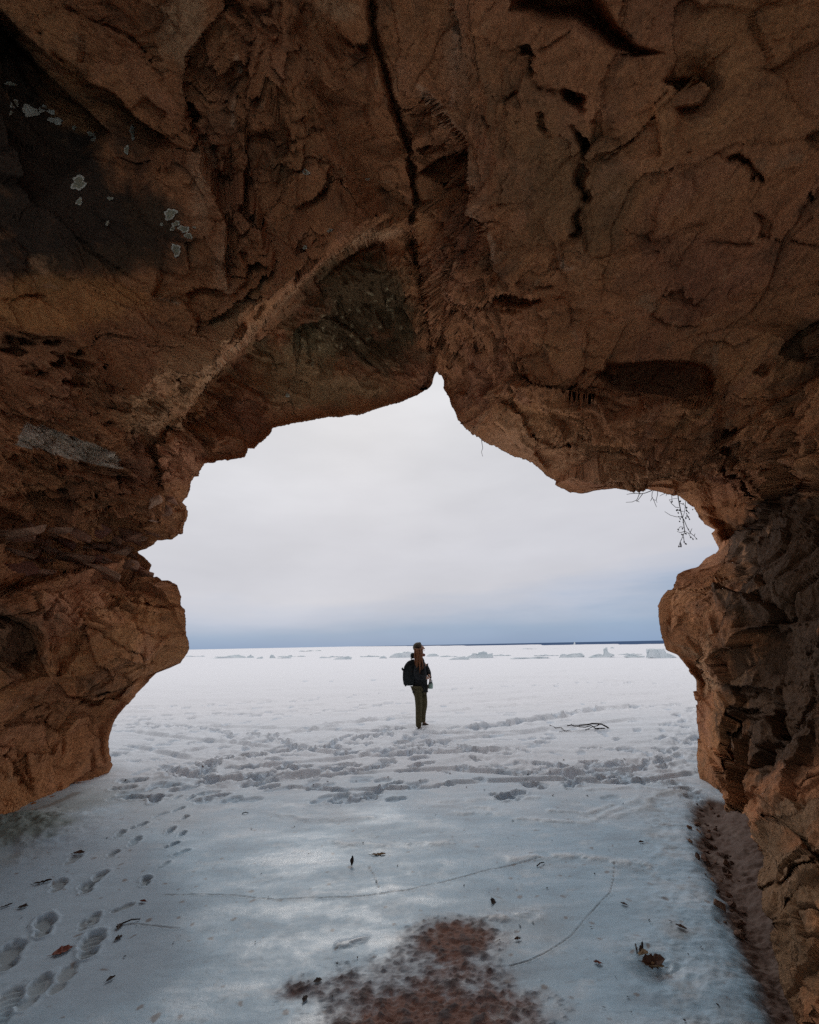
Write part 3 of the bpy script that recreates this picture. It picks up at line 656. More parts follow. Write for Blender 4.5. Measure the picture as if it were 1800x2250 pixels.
    # thin pale edge paints light caught along the rib; also mineral veins
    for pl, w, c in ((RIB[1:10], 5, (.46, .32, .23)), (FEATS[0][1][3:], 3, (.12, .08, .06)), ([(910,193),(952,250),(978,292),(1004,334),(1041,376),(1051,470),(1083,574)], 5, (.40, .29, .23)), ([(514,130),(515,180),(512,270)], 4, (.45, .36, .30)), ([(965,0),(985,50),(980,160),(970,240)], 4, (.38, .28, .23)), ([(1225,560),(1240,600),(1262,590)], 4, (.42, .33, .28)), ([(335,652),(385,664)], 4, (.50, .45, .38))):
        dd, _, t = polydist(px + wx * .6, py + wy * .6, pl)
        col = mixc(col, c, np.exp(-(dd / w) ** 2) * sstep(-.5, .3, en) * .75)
    # speckles of grey lichen on the panel
    sp = perlin(Q * 11, 301) * (b(800, 700, 150, 120) + .6 * b(680, 800, 120, 70) + .35 * b(1350, 430, 160, 80) + .3*b(300,810,60,40))
    col = mixc(col, (.33, .30, .22), sstep(.34, .50, sp) * .75)
    col = np.clip(col * np.array(ROCK_GAIN), .015, .8)
    # outer face of the cliff beyond the rim
    rim = P[0]
    out3 = np.cos(np.radians(ang))[:, None] * CR - np.sin(np.radians(ang))[:, None] * CU
    rings = []
    for dy, do in ((-1.5, 16.0), (.2, 6.0), (.45, 1.5), (.30, .20)):
        r = rim + unit(rim - EYE) * max(dy, 0) * .55 + out3 * do + np.array([0, dy * .5, 0])
        if do > 1:
            r = r + fbm(r * .35, 4, 401)[:, None] * np.array([0, .4, 0])
        else:
            r = r + out3 * .05
        rings.append(r)
    P = np.concatenate([np.array(rings), P], 0)
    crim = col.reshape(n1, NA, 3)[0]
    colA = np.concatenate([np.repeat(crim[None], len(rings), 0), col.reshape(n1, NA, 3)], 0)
    nt_ = P.shape[0]
    Nf = normals(P)
    idx = np.arange(nt_ * NA).reshape(nt_, NA)
    Fq = np.stack([idx[:-1, :-1], idx[1:, :-1], idx[1:, 1:], idx[:-1, 1:]], -1).reshape(-1, 4)
    V = P.reshape(-1, 3)
    # facing: make the polygons look at the hollow
    mid = len(Fq) // 2
    fn = np.cross(V[Fq[mid, 1]] - V[Fq[mid, 0]], V[Fq[mid, 2]] - V[Fq[mid, 0]])
    if fn @ (EYE - V[Fq[mid, 0]]) < 0:
        Fq = Fq[:, ::-1].copy()
    # regions -> parts
    fpx = np.concatenate([np.full(len(rings) * NA, -9999.0), px]); fpy = np.concatenate([np.full(len(rings) * NA, -9999.0), py])
    c0 = Fq[:, 0]; fx, fy = fpx[c0], fpy[c0]
    row = c0 // NA
    fin = fx > -9000
    def right_of(pl, x, y):
        d, sd, t = polydist(x, y, pl); return sd
    reg = np.full(len(Fq), 8)                                             # rear
    jx = np.interp(fy, [p[1] for p in JOINT], [p[0] for p in JOINT])
    left = fin & (fx < jx); right = fin & ~left
    panel = left & inpoly(fx, fy, RIB + [(412, 940), (449, 1030), (600, 960), (880, 900), (975, 830)] + JOINT[::-1][:6])
    bedy = np.interp(fx, [p[0] for p in BED], [p[1] for p in BED]); bty = np.interp(fx, [p[0] for p in BLOCKTOP], [p[1] for p in BLOCKTOP])
    reg[left & (fy < bedy) & ~panel] = 0
    reg[left & (fy >= bedy) & (fy < bty) & ~panel] = 3
    reg[left & (fy >= bty) & ~panel] = 4
    reg[panel] = 2
    pty = np.interp(fx, [1400] + [p[0] for p in PILTOP], [1225] + [p[1] for p in PILTOP]); fty = np.interp(fx, [1500] + [p[0] for p in FOOT], [1790] + [p[1] for p in FOOT])
    reg[right & (fy < pty)] = 1
    reg[right & (fy >= pty) & (fy < fty)] = 5
    reg[right & (fy >= fty)] = 6
    reg[row < len(rings)] = 7
    # unseen opening added behind the viewer so daylight reaches the roof
    cen = unit(V[Fq].mean(1) - EYE)
    back = cen @ unit(np.array([REAR_X, -1.0, REAR_Z]))
    Fq = Fq[back < math.cos(math.radians(FILL_OPENING))]; reg = reg[back < math.cos(math.radians(FILL_OPENING))]
    parent = empty('sandstone_cave', (0, 0, 0))
    tag(parent, 'reddish brown sandstone sea cave with a wide mouth opening onto the snow', 'cave')
    names = ['roof_slab', 'roof_slab', 'hanging_panel', 'rock_ledge', 'side_wall', 'rock_pillar', 'wall_foot', 'cliff_face', 'rear_wall']
    labels = ['left roof slab with broken red band and pale lichen', 'right roof slab with shallow bedded hollows', 'dark mossy panel set back behind the curved rib', None, 'undercut left wall with fluted foot', 'dark stained right pillar', None, None, None]
    parts = []
    for i, nm in enumerate(names):
        fs = Fq[reg == i]
        if not len(fs):
            parts.append(None); continue
        u, inv = np.unique(fs, return_inverse=True)
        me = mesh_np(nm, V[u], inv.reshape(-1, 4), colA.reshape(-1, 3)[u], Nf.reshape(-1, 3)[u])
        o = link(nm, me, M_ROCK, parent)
        if labels[i]:
            o['label'] = labels[i]
        parts.append(o)
    # coarse tree for placing things on the rock
    st = 3
    ii = idx[len(rings):len(rings) + NR:st, ::st]
    q = np.stack([ii[:-1, :-1], ii[1:, :-1], ii[1:, 1:], ii[:-1, 1:]], -1).reshape(-1, 4)
    u, inv = np.unique(q, return_inverse=True)
    bvh = BVHTree.FromPolygons([tuple(v) for v in V[u].tolist()], [tuple(f) for f in inv.reshape(-1, 4).tolist()])
    return parts, bvh, col.reshape(n1, NA, 3)
CAVE, CAVE_BVH, _ = build_cave()
def on_rock(px, py):
    d = Vector(ray(np.array(px), np.array(py))).normalized()
    loc, nor, _, dist = CAVE_BVH.ray_cast(Vector(EYE), d)
    if loc is None:
        return None, None, d
    if nor.dot(d) > 0:
        nor = -nor
    return loc, nor, d

# ------------------------------------------------------------------ ground, one sheet out to the horizon
def gp(px, py):
    p = on_ground(np.array(float(px)), np.array(float(py)))
    return p[:2]
E1, E2 = gp(1455, 1414.2), gp(950, 1418.9)
def build_ground():
    PYS = np.concatenate([np.linspace(2330, 1420.5, 560)])
    d = ray(np.full(PYS.shape, 900.0), PYS)
    y_in = (EYE[1] + d[:, 1] * (-EYE[2] / d[:, 2]))
    y_far = np.geomspace(y_in[-1] * 1.25, 15000, 14)
    y_near = np.concatenate([np.linspace(-80, -12, 8), np.linspace(-11, y_in[0] - .1, 26)])
    Ys = np.concatenate([y_near, y_in, y_far])
    NC = 940
    s = np.linspace(-1, 1, NC)
    wid = np.where(Ys > 0, 1.12 * Ys + 1.6, 6.0) + np.where(Ys > 30, (Ys - 30) * .5, 0) + np.clip(2.5 - Ys, 0, 3) * 2.0 + np.clip(-Ys - 8, 0, 99)
    X = s[None] * wid[:, None]; Y = np.repeat(Ys[:, None], NC, 1)
    P = np.stack([X.ravel(), Y.ravel(), np.zeros(X.size)], 1)
    x, y = P[:, 0], P[:, 1]
    px, py, zc = project(P)
    px = np.where(zc > .3, px, -9999); py = np.where(zc > .3, py, -9999)
    # fade detail with distance
    near = 1 - sstep(14, 60, y)
    P2 = P.copy()
    drift = fbm(P2 * np.array([.55, 1.1, 1]), 4, 501) * .045 + fbm(P2 * np.array([.12, .3, 1]), 3, 505) * .06 * sstep(8, 20, y)
    ripple = fbm(P2 * np.array([1.3, 6.0, 1]) + .35 * fbm(P2 * 1.4, 2, 509)[:, None], 5, 511, gain=.6) * .014
    wobx = fbm(P2 * 1.1, 3, 513)
    outside = sstep(6.0, 7.4, y + wobx * .8 - .05 * np.abs(x))
    z = drift * (.35 + .65 * outside) * near + ripple * near * (.25 + 1.9 * outside)
    # trodden snow: a coarse churn along the tracks
    def track(pts, w, perp=None):
        g = np.array([gp(*p) for p in pts])
        dd, sd, t = polydist(x, y, g)
        return np.exp(-(dd / w) ** 2), dd * sd, t
    tr = np.zeros(len(P))
    TR = [([(250,1590),(420,1600),(560,1625),(700,1645),(860,1640),(1000,1640),(1120,1665)], .55), ([(430,1690),(520,1665),(640,1650),(760,1620),(880,1600)], .45), ([(1550,1560),(1510,1600),(1470,1650),(1380,1690),(1240,1695),(1170,1680)], .40),
          ([(950,1610),(1060,1598),(1180,1585),(1320,1560),(1480,1548)], .30), ([(240,1560),(420,1552),(640,1538),(860,1520),(1060,1510)], .22), ([(260,1585),(480,1570),(700,1560),(900,1550)], .28), ([(380,1700),(480,1720),(620,1700),(760,1690)], .30), ([(1000,1530),(1200,1515),(1400,1500),(1540,1505)], .3), ([(700,1700),(560,1680),(470,1650)], .3), ([(1550,1640),(1500,1680),(1420,1720)], .25)]
    for pts, w in TR:
        m, _, _ = track(pts, w)
        tr = np.maximum(tr, m)
    churn = fbm(P2 * np.array([3.4, 3.4, 1]), 4, 521, gain=.6, ridged=True)
    lumps = terrace(fbm(P2 * np.array([2.6, 2.6, 1]) + 3, 3, 523), 3, .25)
    z += tr * near * (churn * .045 + lumps * .05 - .02)
    # long scuffs across the view
    for pts, w, a in (([(240,1556),(420,1550),(640,1537),(860,1522),(1060,1512)], .07, .05), ([(250,1566),(470,1562),(700,1548),(900,1535)], .06, .04), ([(430,1596),(620,1600),(800,1585),(900,1578)], .06, .05), ([(1000,1545),(1150,1535),(1330,1528),(1450,1525)], .08, .05), ([(380,1695),(470,1715),(600,1712),(700,1700)], .06, .06), ([(1040,1600),(1120,1592),(1200,1580),(1240,1574)], .09, .08), ([(1160,1680),(1240,1690),(1330,1688),(1400,1675)], .07, .08), ([(1180,1690),(1260,1702),(1290,1705)], .06, .06), ([(1250,1570),(1330,1556),(1400,1552)], .08, .07), ([(600,1480),(800,1478),(1000,1470)], .2, .05), ([(1200,1478),(1350,1470),(1540,1473)], .25, .10), ([(1000,1490),(1200,1488),(1400,1500)], .2, .06), ([(900,1510),(1100,1498),(1300,1495)], .15, .06), ([(300,1640),(520,1690),(760,1665),(1000,1625),(1250,1600)], .05, .04), ([(560,1720),(760,1700),(980,1690),(1200,1705),(1420,1690)], .045, .04), ([(1000,1720),(1200,1712),(1400,1722),(1520,1700)], .04, .035), ([(300,1610),(560,1640),(830,1660),(1100,1650)], .05, .05), ([(640,1600),(900,1612),(1150,1608),(1400,1580)], .06, .05), ([(260,1530),(600,1515),(950,1500)], .08, .05), ([(640,1730),(760,1738),(900,1732)], .03, .03), ([(420,1650),(640,1610),(900,1570),(1200,1545),(1500,1535)], .05, .05)):
        g, sdist, t = track(pts, w)
        brk = .25 + .75 * sstep(-.35, .1, perlin(P2 * np.array([1.6, 1.6, 1]), 531))
        z += .95 * (-g + .7 * np.exp(-((sdist - 1.9 * w) / w) ** 2) * (g > 1e-9)) * a * brk
    Z = z.reshape(X.shape)
    Yg = Ys
    tint = np.zeros(X.shape); packed = np.zeros(X.shape)  # packed also masks the bluish shade painted into prints and tracks
    def stamp(cx, cy, an, ln, wd, dep, tread=0.0, rimh=.35):
        rad = ln * .9
        i0, i1 = np.searchsorted(Yg, [cy - rad, cy + rad])
        if i1 <= i0:
            return
        wl = wid[i0:i1].min(); 
        j0 = int(np.clip((min((cx - rad) / wl, (cx - rad) / wid[i0:i1].max()) + 1) / 2 * (NC - 1) - 2, 0, NC)); j1 = int(np.clip((max((cx + rad) / wl, (cx + rad) / wid[i0:i1].max()) + 1) / 2 * (NC - 1) + 3, 0, NC))
        xx = X[i0:i1, j0:j1] - cx; yy = Y[i0:i1, j0:j1] - cy
        a = xx * math.cos(an) + yy * math.sin(an); b = -xx * math.sin(an) + yy * math.cos(an)
        fore = np.hypot((a - ln * .17) / (ln * .34), b / (wd * .52)); heel = np.hypot((a + ln * .30) / (ln * .21), b / (wd * .40))
        q = np.minimum(fore, heel)
        q = q + .13 * np.sin(a * 37 + cx * 9) * np.sin(b * 41 + cy * 7) + .09 * np.sin(a * 83 + cy * 5) * np.sin(b * 97 + cx * 3)
        inside = 1 - sstep(.80, 1.12, q)
        lip = np.exp(-((q - 1.32) / .2) ** 2)
        h = -dep * inside + dep * rimh * lip
        if tread:
            h = h + inside * tread * np.sin(a * 2 * math.pi / .042 + 1.2 * np.abs(b) / wd * 3)
        Z[i0:i1, j0:j1] += h
        packed[i0:i1, j0:j1] = np.maximum(packed[i0:i1, j0:j1], inside)
    # the near prints one by one (pixel of the middle, heading towards pixel, size, depth, tread)
    for (qx, qy, hx, hy, k, dep, td) in ((97,2035,104,1990,1.05,.030,.006),(20,2100,35,2050,1.15,.032,.008),(15,2210,40,2160,1.15,.024,.007),(200,2075,216,2030,1.0,.026,.005),(78,2180,100,2150,.9,.014,.003),(190,1950,200,1920,.85,.030,.004),(215,1928,232,1910,.8,.032,.003),(128,1945,140,1915,.85,.022,.003),(206,2020,212,2000,.55,.022,0),(185,2032,192,2020,.5,.02,0),(246,1878,256,1868,.6,.035,0),(295,1850,312,1830,.75,.035,.002),(262,1835,275,1820,.7,.025,.003),(320,1936,322,1925,.55,.03,0),(270,1996,286,1990,.5,.02,0),(375,1825,385,1812,.6,.035,0),(400,1833,404,1822,.5,.03,0),(376,1858,386,1854,.45,.03,0),(398,1873,412,1868,.5,.015,0),(360,1900,366,1896,.45,.012,0),(305,1815,322,1808,.6,.03,0),(352,1790,362,1786,.6,.02,0),(392,1778,410,1770,.6,.03,0),(405,1797,415,1790,.5,.035,0),(420,1753,432,1744,.6,.035,0),(390,1752,402,1744,.5,.02,0),(345,1752,360,1746,.5,.02,0),(160,1890,180,1876,.7,.014,0),(85,2160,70,2180,.6,.012,0),(140,2150,160,2120,.8,.016,.0)):
        c = gp(qx, qy); h = gp(hx, hy)
        stamp(c[0], c[1], math.atan2(h[1] - c[1], h[0] - c[0]), .25 * k * random.uniform(.9, 1.1), .098 * k ** .7 * random.uniform(.9, 1.1), dep * random.uniform(.4, .85), td * random.choice((0, .5, .9)), random.uniform(.15, .5))
    # walked lines outside
    def walk(pts, n, ln=.30, dep=.06, jit=.12):
        g = np.array([gp(*p) for p in pts]); sg = np.diff(g, axis=0); l = np.hypot(sg[:, 0], sg[:, 1]); cum = np.concatenate([[0], np.cumsum(l)])
        for i in range(n):
            t = (i + .5 + random.uniform(-.3, .3)) / n * cum[-1]
            k = min(np.searchsorted(cum, t) - 1, len(l) - 1); k = max(k, 0)
            u = sg[k] / l[k]; p = g[k] + u * (t - cum[k]); nrm = np.array([-u[1], u[0]])
            p = p + nrm * ((.10 if i % 2 else -.10) + random.gauss(0, jit))
            stamp(p[0], p[1], math.atan2(u[1], u[0]) + random.gauss(0, .25), ln * random.uniform(.85, 1.15), .13 * random.uniform(.8, 1.2), dep * 1.05 * random.uniform(.5, 1.15), 0, random.uniform(.05, .35))
    walk([(430,1690),(520,1665),(640,1650),(760,1625),(890,1602)], 26, dep=.075)
    walk([(250,1592),(420,1602),(560,1625),(700,1648),(860,1642),(1000,1640),(1120,1665)], 46, dep=.08, jit=.22)
    walk([(1545,1550),(1510,1590),(1480,1640),(1400,1690),(1300,1700),(1180,1682)], 30, dep=.05, jit=.3)
    walk([(1550,1600),(1520,1650),(1460,1690)], 10, dep=.04, jit=.25)
    walk([(950,1608),(1060,1598),(1180,1582),(1320,1558),(1500,1545)], 24, dep=.07)
    walk([(240,1560),(420,1552),(640,1540),(860,1522),(1060,1512),(1300,1500),(1500,1500)], 44, dep=.07, jit=.2)
    walk([(255,1580),(480,1572),(700,1560),(900,1545)], 26, dep=.07, jit=.25)
    walk([(960,1690),(1040,1700),(1130,1702),(1200,1695)], 7, ln=.2, dep=.05)
    walk([(600,1500),(900,1490),(1200,1480)], 14, dep=.06, jit=.3)
    walk([(380,1700),(470,1712),(620,1700),(800,1690),(950,1670)], 26, dep=.06, jit=.2)
    for _ in range(240):
        qy = 1545 + 215 * random.random() ** 1.1; qx = random.uniform(250, 1530)
        c = gp(qx, qy)
        stamp(c[0], c[1], random.choice((0.15, .4, 2.9, 1.2)) + random.gauss(0, .4), random.uniform(.22, .34), random.uniform(.11, .17), random.uniform(.010, .040), 0, random.uniform(0, .4))
    walk([(880,1600),(930,1625),(960,1650),(900,1668)], 14, dep=.06, jit=.2)
    # low swell towards the left wall, ice bank and the sandy gutter on the right
    z = Z.ravel()
    # ---- masks inside the cave
    en = fbm(P2 * np.array([1.6, 1.6, 1]) + 7, 5, 541, gain=.6)
    en2 = fbm(P2 * np.array([4.5, 4.5, 1]) + 2, 5, 547, gain=.65)
    GUT = np.array([gp(*p) for p in [(1500,2330),(1545,2250),(1530,2160),(1500,2080),(1478,2000),(1430,1930),(1545-30,1930),(1520,1880),(1535,1820),(1510,1775),(1545,1745),(1610,1760),(1700,1800),(1900,1900),(2100,2330)]])
    GUT = np.array([gp(*p) for p in [(1690,2400),(1668,2250),(1640,2170),(1618,2090),(1580,2000),(1545,1920),(1532,1870),(1530,1820),(1512,1780),(1548,1748),(1620,1765),(1760,1800),(1990,1900),(2300,2400)]])
    wgx = en * .12 + en2 * .035; wgy = -en2 * .05
    gd, _, _ = polydist(x + wgx, y + wgy, np.vstack([GUT, GUT[:1]])); gi = inpoly(x + wgx, y + wgy, GUT)
    gs = np.where(gi, gd, -gd) * near
    gut = sstep(-.02, .06, gs) * (y < 7)
    z = z - .05 * sstep(-.06, .12, gs) * (y < 7) + .006 * np.exp(-((gs + .12) / .10) ** 2) * (y < 7) * (gs < .05) * (y > 1)
    z = z + gut * (fbm(P2 * 9, 4, 551, gain=.65) * .035 + .10 * sstep(.1, .5, gs))
    # ragged ice along the gutter
    z = z + np.exp(-((gs + .25) / .22) ** 2) * fbm(P2 * np.array([9, 9, 1]), 3, 553, ridged=True) * .009 * (y < 7) * (y > 1)
    # ice apron and mound on the left
    lw = np.interp(y, [2, 4.7, 5.4, 6.4, 7.0], [-4.0, -3.99, -4.0, -4.05, -4.5])
    ld = x - lw
    apr = np.exp(-np.maximum(ld, 0) / .55) * (y < 7.2) * (y > -3)
    z = z + apr * .02 + np.exp(-((ld - .12) / .16) ** 2) * (.015 + .03 * en) * (y < 6.9) * (y > 4.2)
    mc = gp(18, 1845)
    mound = np.exp(-(((x - mc[0]) / .55) ** 2 + ((y - mc[1]) / .45) ** 2))
    z = z + mound * (.10 + .07 * fbm(P2 * np.array([5, 5, 1]), 4, 557, ridged=True))
    # cracks in the ice and pale healed ridges
    crk = np.zeros(len(P))
    for pts, w in (([(360,1968),(430,1966),(500,1968),(570,1975),(640,1976),(760,1972),(850,1962),(900,1955),(975,1938),(1060,1915),(1130,1900),(1190,1886)], .0042), ([(1350,1898),(1348,1930),(1340,1962),(1300,2005),(1255,2060),(1210,2090),(1170,2110),(1120,2125)], .0028), ([(1420,1812),(1480,1818),(1525,1820)], .008), ([(280,2030),(340,2034),(390,2042)], .004), ([(812,1905),(835,1950)], .004)):
        g = np.array([gp(*p) for p in pts]); dd, _, t = polydist(x + en2 * .02, y + en2 * .03, g)
        crk = np.maximum(crk, np.exp(-(dd / w) ** 2) * (.55 + .45 * sstep(-.3, .2, en2)))
        z = z + np.exp(-((dd - 2.2 * w) / (1.6 * w)) ** 2) * .002
    z = z - crk * .006
    vein = np.zeros(len(P))
    for pts, w in (([(1280,1806),(1310,1802),(1335,1786),(1380,1768),(1410,1748),(1420,1732)], .045), ([(1330,1808),(1360,1790),(1430,1772),(1425,1758),(1450,1745),(1490,1738)], .045), ([(1140,1800),(1240,1805),(1290,1808)], .04), ([(1210,1780),(1280,1785),(1310,1780),(1345,1768)], .035), ([(950,1760),(1060,1755),(1180,1752)], .05), ([(960,1770),(1080,1775)], .05), ([(1280,1735),(1360,1732),(1450,1720),(1490,1710)], .05), ([(1100,1790),(1000,1785)], .05), ([(1080,2020),(1130,2010),(1180,2010)], .05), ([(740,2076),(800,2062)], .025), ([(600,1790),(700,1800),(820,1795)], .06), ([(720,1850),(860,1860),(990,1850)], .06), ([(1120,1885),(1250,1880),(1420,1900)], .05)):
        g = np.array([gp(*p) for p in pts]); dd, _, t = polydist(x + en2 * .08, y + en2 * .10, g)
        vein = np.maximum(vein, np.exp(-(dd / w) ** 2) * sstep(-.30, .15, en2))
    z = z + vein * .012
    # leaf that has melted its own hollow
    lc = gp(1432, 2135); z = z - .03 * np.exp(-(((x - lc[0]) / .10) ** 2 + ((y - lc[1]) / .08) ** 2))
    # ---- colour
    icy = (1 - sstep(3.6, 7.0, y + en * 1.3 + wobx * .4)) * sstep(-9, -6, y)
    col = np.tile(np.array([.83, .83, .86]), (len(P), 1))
    col = mixc(col, (.69, .735, .79), (1 - sstep(7.5, 13, y + en * 1.5)) * .75)  # greyer towards the mouth: shade of the cave put into the snow colour
    col = mixc(col, (.46, .55, .65), sstep(.1, .8, np.clip(packed.ravel() + tr * .15, 0, 1)) * .6)  # bluish shade in prints and tracks painted into the snow
    ice = np.tile(np.array([.37, .575, .74]), (len(P), 1))
    streak = fbm(P2 * np.array([1.5, 4.2, 1]) + .5 * en[:, None], 5, 561, gain=.6)
    ice = mixc(ice, (.57, .73, .86), sstep(.02, .45, streak) * .8)
    ice = mixc(ice, (.27, .40, .52), sstep(.05, .45, -streak) * .6)
    cloud = fbm(P2 * np.array([3.2, 6.5, 1]) + en2[:, None] * .4 + 50, 5, 567, gain=.66)
    ice = mixc(ice, (.65, .78, .88), sstep(.08, .42, cloud) * .65)
    ice = mixc(ice, (.25, .36, .46), sstep(.10, .45, -cloud) * .5)
    spk = perlin(P2 * np.array([24, 30, 1]), 568) + .6 * cloud
    ice = mixc(ice, (.24, .33, .40), sstep(.42, .62, spk) * .45)
    ice = mixc(ice, (.33, .40, .45), sstep(.0, .5, fbm(P2 * .9 + 31, 3, 563)) * .5)
    prim = mixc(np.tile(np.array([.37, .49, .60]), (len(P), 1)), (.26, .31, .34), packed.ravel() * .8)
    lft = sstep(.2, .7, np.exp(-(((px - 170) / 260) ** 2 + ((py - 2020) / 260) ** 2)) + en * .3)
    ice = mixc(ice, prim, lft[:, None][:, 0]) if False else ice + (prim - ice) * lft[:, None]
    col = col + (ice - col) * (icy * np.where(y > 0, 1, 1))[:, None]
    col = mixc(col, (.74, .81, .86), vein * icy * .7)
    # greenish meltwater ice along the left wall
    grn = sstep(.25, .75, np.exp(-np.maximum(ld - .15, 0) / .75) + en * .45) * (1 - sstep(4.9, 6.3, y + en * .5)) * (y > 0) * (x < 0)
    col = mixc(col, (.27, .305, .285), grn * .75)
    col = mixc(col, (.12, .15, .12), sstep(.35, .75, mound + en2 * .5) * .7)
    col = mixc(col, (.17, .13, .095), sstep(.45, .8, np.exp(-np.abs(ld - .05) / .12) + en2 * .6) * (y < 5.6) * (y > 3) * .6)
    # brown sand showing through at the bottom of the picture
    sm = np.exp(-(((px - 950) / 285) ** 2 + ((py - 2275) / 165) ** 2)) + .75 * np.exp(-(((px - 1000) / 110) ** 2 + ((py - 2060) / 60) ** 2)) + .3 * np.exp(-(((px - 640) / 120) ** 2 + ((py - 2175) / 30) ** 2))
    fin1 = fbm(P2 * np.array([13, 13, 1]) + 5, 4, 583, gain=.65); fin2 = fbm(P2 * np.array([38, 38, 1]), 3, 587, gain=.6)
    sand = sstep(.34, .72, sm + en * .36 + en2 * .28 + fin1 * .28 + fin2 * .12) * (y > 0)
    sandc = mixc(np.tile(np.array([.225, .088, .042]), (len(P), 1)), (.075, .036, .024), sstep(-.15, .35, fin1 + .5 * fin2))
    z = z + sand * (fin1 * .026 + fin2 * .012)
    col = col + (sandc - col) * (sand * .92)[:, None]
    col = mixc(col, (.26, .22, .20), sstep(.28, .5, sm + en2 * .3) * (1 - sand) * .5 * (y > 0))
    # whitish residue inside the sand
    col = mixc(col, (.45, .50, .53), sand * sstep(.18, .50, fbm(P2 * np.array([5, 5, 1]) + 8, 5, 571, gain=.62)) * .7)
    col = mixc(col, (.125, .075, .056), gut)
    col = mixc(col, (.20, .14, .11), gut * sstep(0, .4, en2) * .8)
    col = mixc(col, (.26, .27, .27), np.exp(-((gs + .22) / .18) ** 2) * sstep(-.1, .3, en2) * .6 * (y < 7) * (y > 1))
    col = mixc(col, (.17, .15, .14), crk * .85)
    # scattered grit on the ice
    grit = perlin(P2 * np.array([17, 17, 1]) + 3, 581)
    col = mixc(col, (.15, .11, .09), sstep(.58, .68, grit + .12 * en) * icy * .75 * near)
    col = np.clip(col, .02, .9)
    iceA = icy * (1 - sand) * (1 - gut) * (1 - .8 * lft) * (.65 + .35 * sstep(-.2, .3, streak)) * (1 - .7 * packed.ravel())
    # far: rough shelf ice, broken off along the edge of the open water
    e = E2 - E1; nrm = np.array([-e[1], e[0]]) / np.hypot(*e)
    if nrm[1] < 0:
        nrm = -nrm
    sd = (x - E1[0]) * nrm[0] + (y - E1[1]) * nrm[1]
    z = z + sstep(70, 95, y) * (1 - sstep(0, 20, sd)) * (fbm(np.stack([x * .05, y * .05, x * 0], 1), 4, 591, gain=.6) * .35 + .05)
    z = np.where(sd > 0, z - .6 * sstep(0, 8, sd), z)
    P[:, 2] = z
    idx = np.arange(X.size).reshape(X.shape)
    Fq = np.stack([idx[:-1, :-1], idx[:-1, 1:], idx[1:, 1:], idx[1:, :-1]], -1).reshape(-1, 4)
    me = mesh_np('snowy_ground', P, Fq, np.concatenate([col, iceA[:, None]], 1))
    o = link('snowy_ground', me, M_GROUND)
    tag(o, 'wind packed snow and blue grey ice running from the cave floor to the horizon', None, None, 'structure')
    def height(gx, gy):
        i = int(np.clip(np.searchsorted(Ys, gy), 1, len(Ys) - 1))
        t = (gy - Ys[i - 1]) / (Ys[i] - Ys[i - 1])
        w_ = wid[i - 1] + (wid[i] - wid[i - 1]) * t
        j = (gx / w_ + 1) / 2 * (NC - 1); j0 = int(np.clip(j, 0, NC - 2)); f = j - j0
        zz = P[:, 2].reshape(X.shape)
        a = zz[i - 1, j0] * (1 - f) + zz[i - 1, j0 + 1] * f; b = zz[i, j0] * (1 - f) + zz[i, j0 + 1] * f
        return a * (1 - t) + b * t
    return o, height
GROUND, ground_z = build_ground()
def gpt(px, py):
    """point of the real ground under a pixel"""
    z = 0.0
    for _ in range(4):
        p = on_ground(np.array(float(px)), np.array(float(py)), z)
        z = ground_z(p[0], p[1])
    return Vector((p[0], p[1], z))

# open water beyond the ice edge
def build_water():
    m, nt, b = new_mat('lake_water')
    L = nt.links.new
    b.inputs['Base Color'].default_value = (.07, .115, .21, 1); b.inputs['Roughness'].default_value = .8; b.inputs['Specular IOR Level'].default_value = .0
    geo = N(nt, 'ShaderNodeNewGeometry'); nz = N(nt, 'ShaderNodeTexNoise'); nz.inputs['Scale'].default_value = .05; nz.inputs['Detail'].default_value = 6
    L(geo.outputs['Position'], nz.inputs['Vector'])
    bp = N(nt, 'ShaderNodeBump'); bp.inputs['Strength'].default_value = .6; bp.inputs['Distance'].default_value = 2.0
    L(nz.outputs['Fac'], bp.inputs['Height']); L(bp.outputs[0], b.inputs['Normal'])
    V = np.array([(-16000, 60, -.32), (16000, 60, -.32), (16000, 15500, -.32), (-16000, 15500, -.32)], float)
    o = link('lake_water', mesh_np('lake_water', V, np.array([[0, 1, 2, 3]])), m)
    tag(o, 'strip of dark blue open water beyond the ice', None, None, 'structure')
build_water()

# ------------------------------------------------------------------ small rock parts on the cave
def chunk_mesh(name, seed, sx, sy, sz, col, npts=16, boxy=.7):
    r = np.random.default_rng(seed)
    bm = bmesh.new()
    for _ in range(npts):
        v = r.uniform(-1, 1, 3)
        m = np.abs(v).max(); v = v / m * (boxy + (1 - boxy) * r.uniform(.6, 1)) if r.random() < .8 else v
        bm.verts.new((v[0] * sx, v[1] * sy, v[2] * sz))
    bmesh.ops.convex_hull(bm, input=bm.verts)
    for v in [v for v in bm.verts if not v.link_faces]:
        bm.verts.remove(v)
    bmesh.ops.bevel(bm, geom=list(bm.edges), offset=min(sx, sy, sz) * .10, segments=1, affect='EDGES')
    me = bpy.data.meshes.new(name); bm.to_mesh(me); bm.free()
    a = me.color_attributes.new('albedo', 'FLOAT_COLOR', 'POINT')
    c = np.ones((len(me.vertices), 4), np.float32); c[:, :3] = col; c[:, 3] = 0
    a.data.foreach_set('color', c.ravel())
    return me
ROCKCOLS = [(.40, .19, .11), (.45, .25, .15), (.30, .13, .085), (.50, .29, .19), (.34, .17, .10)]
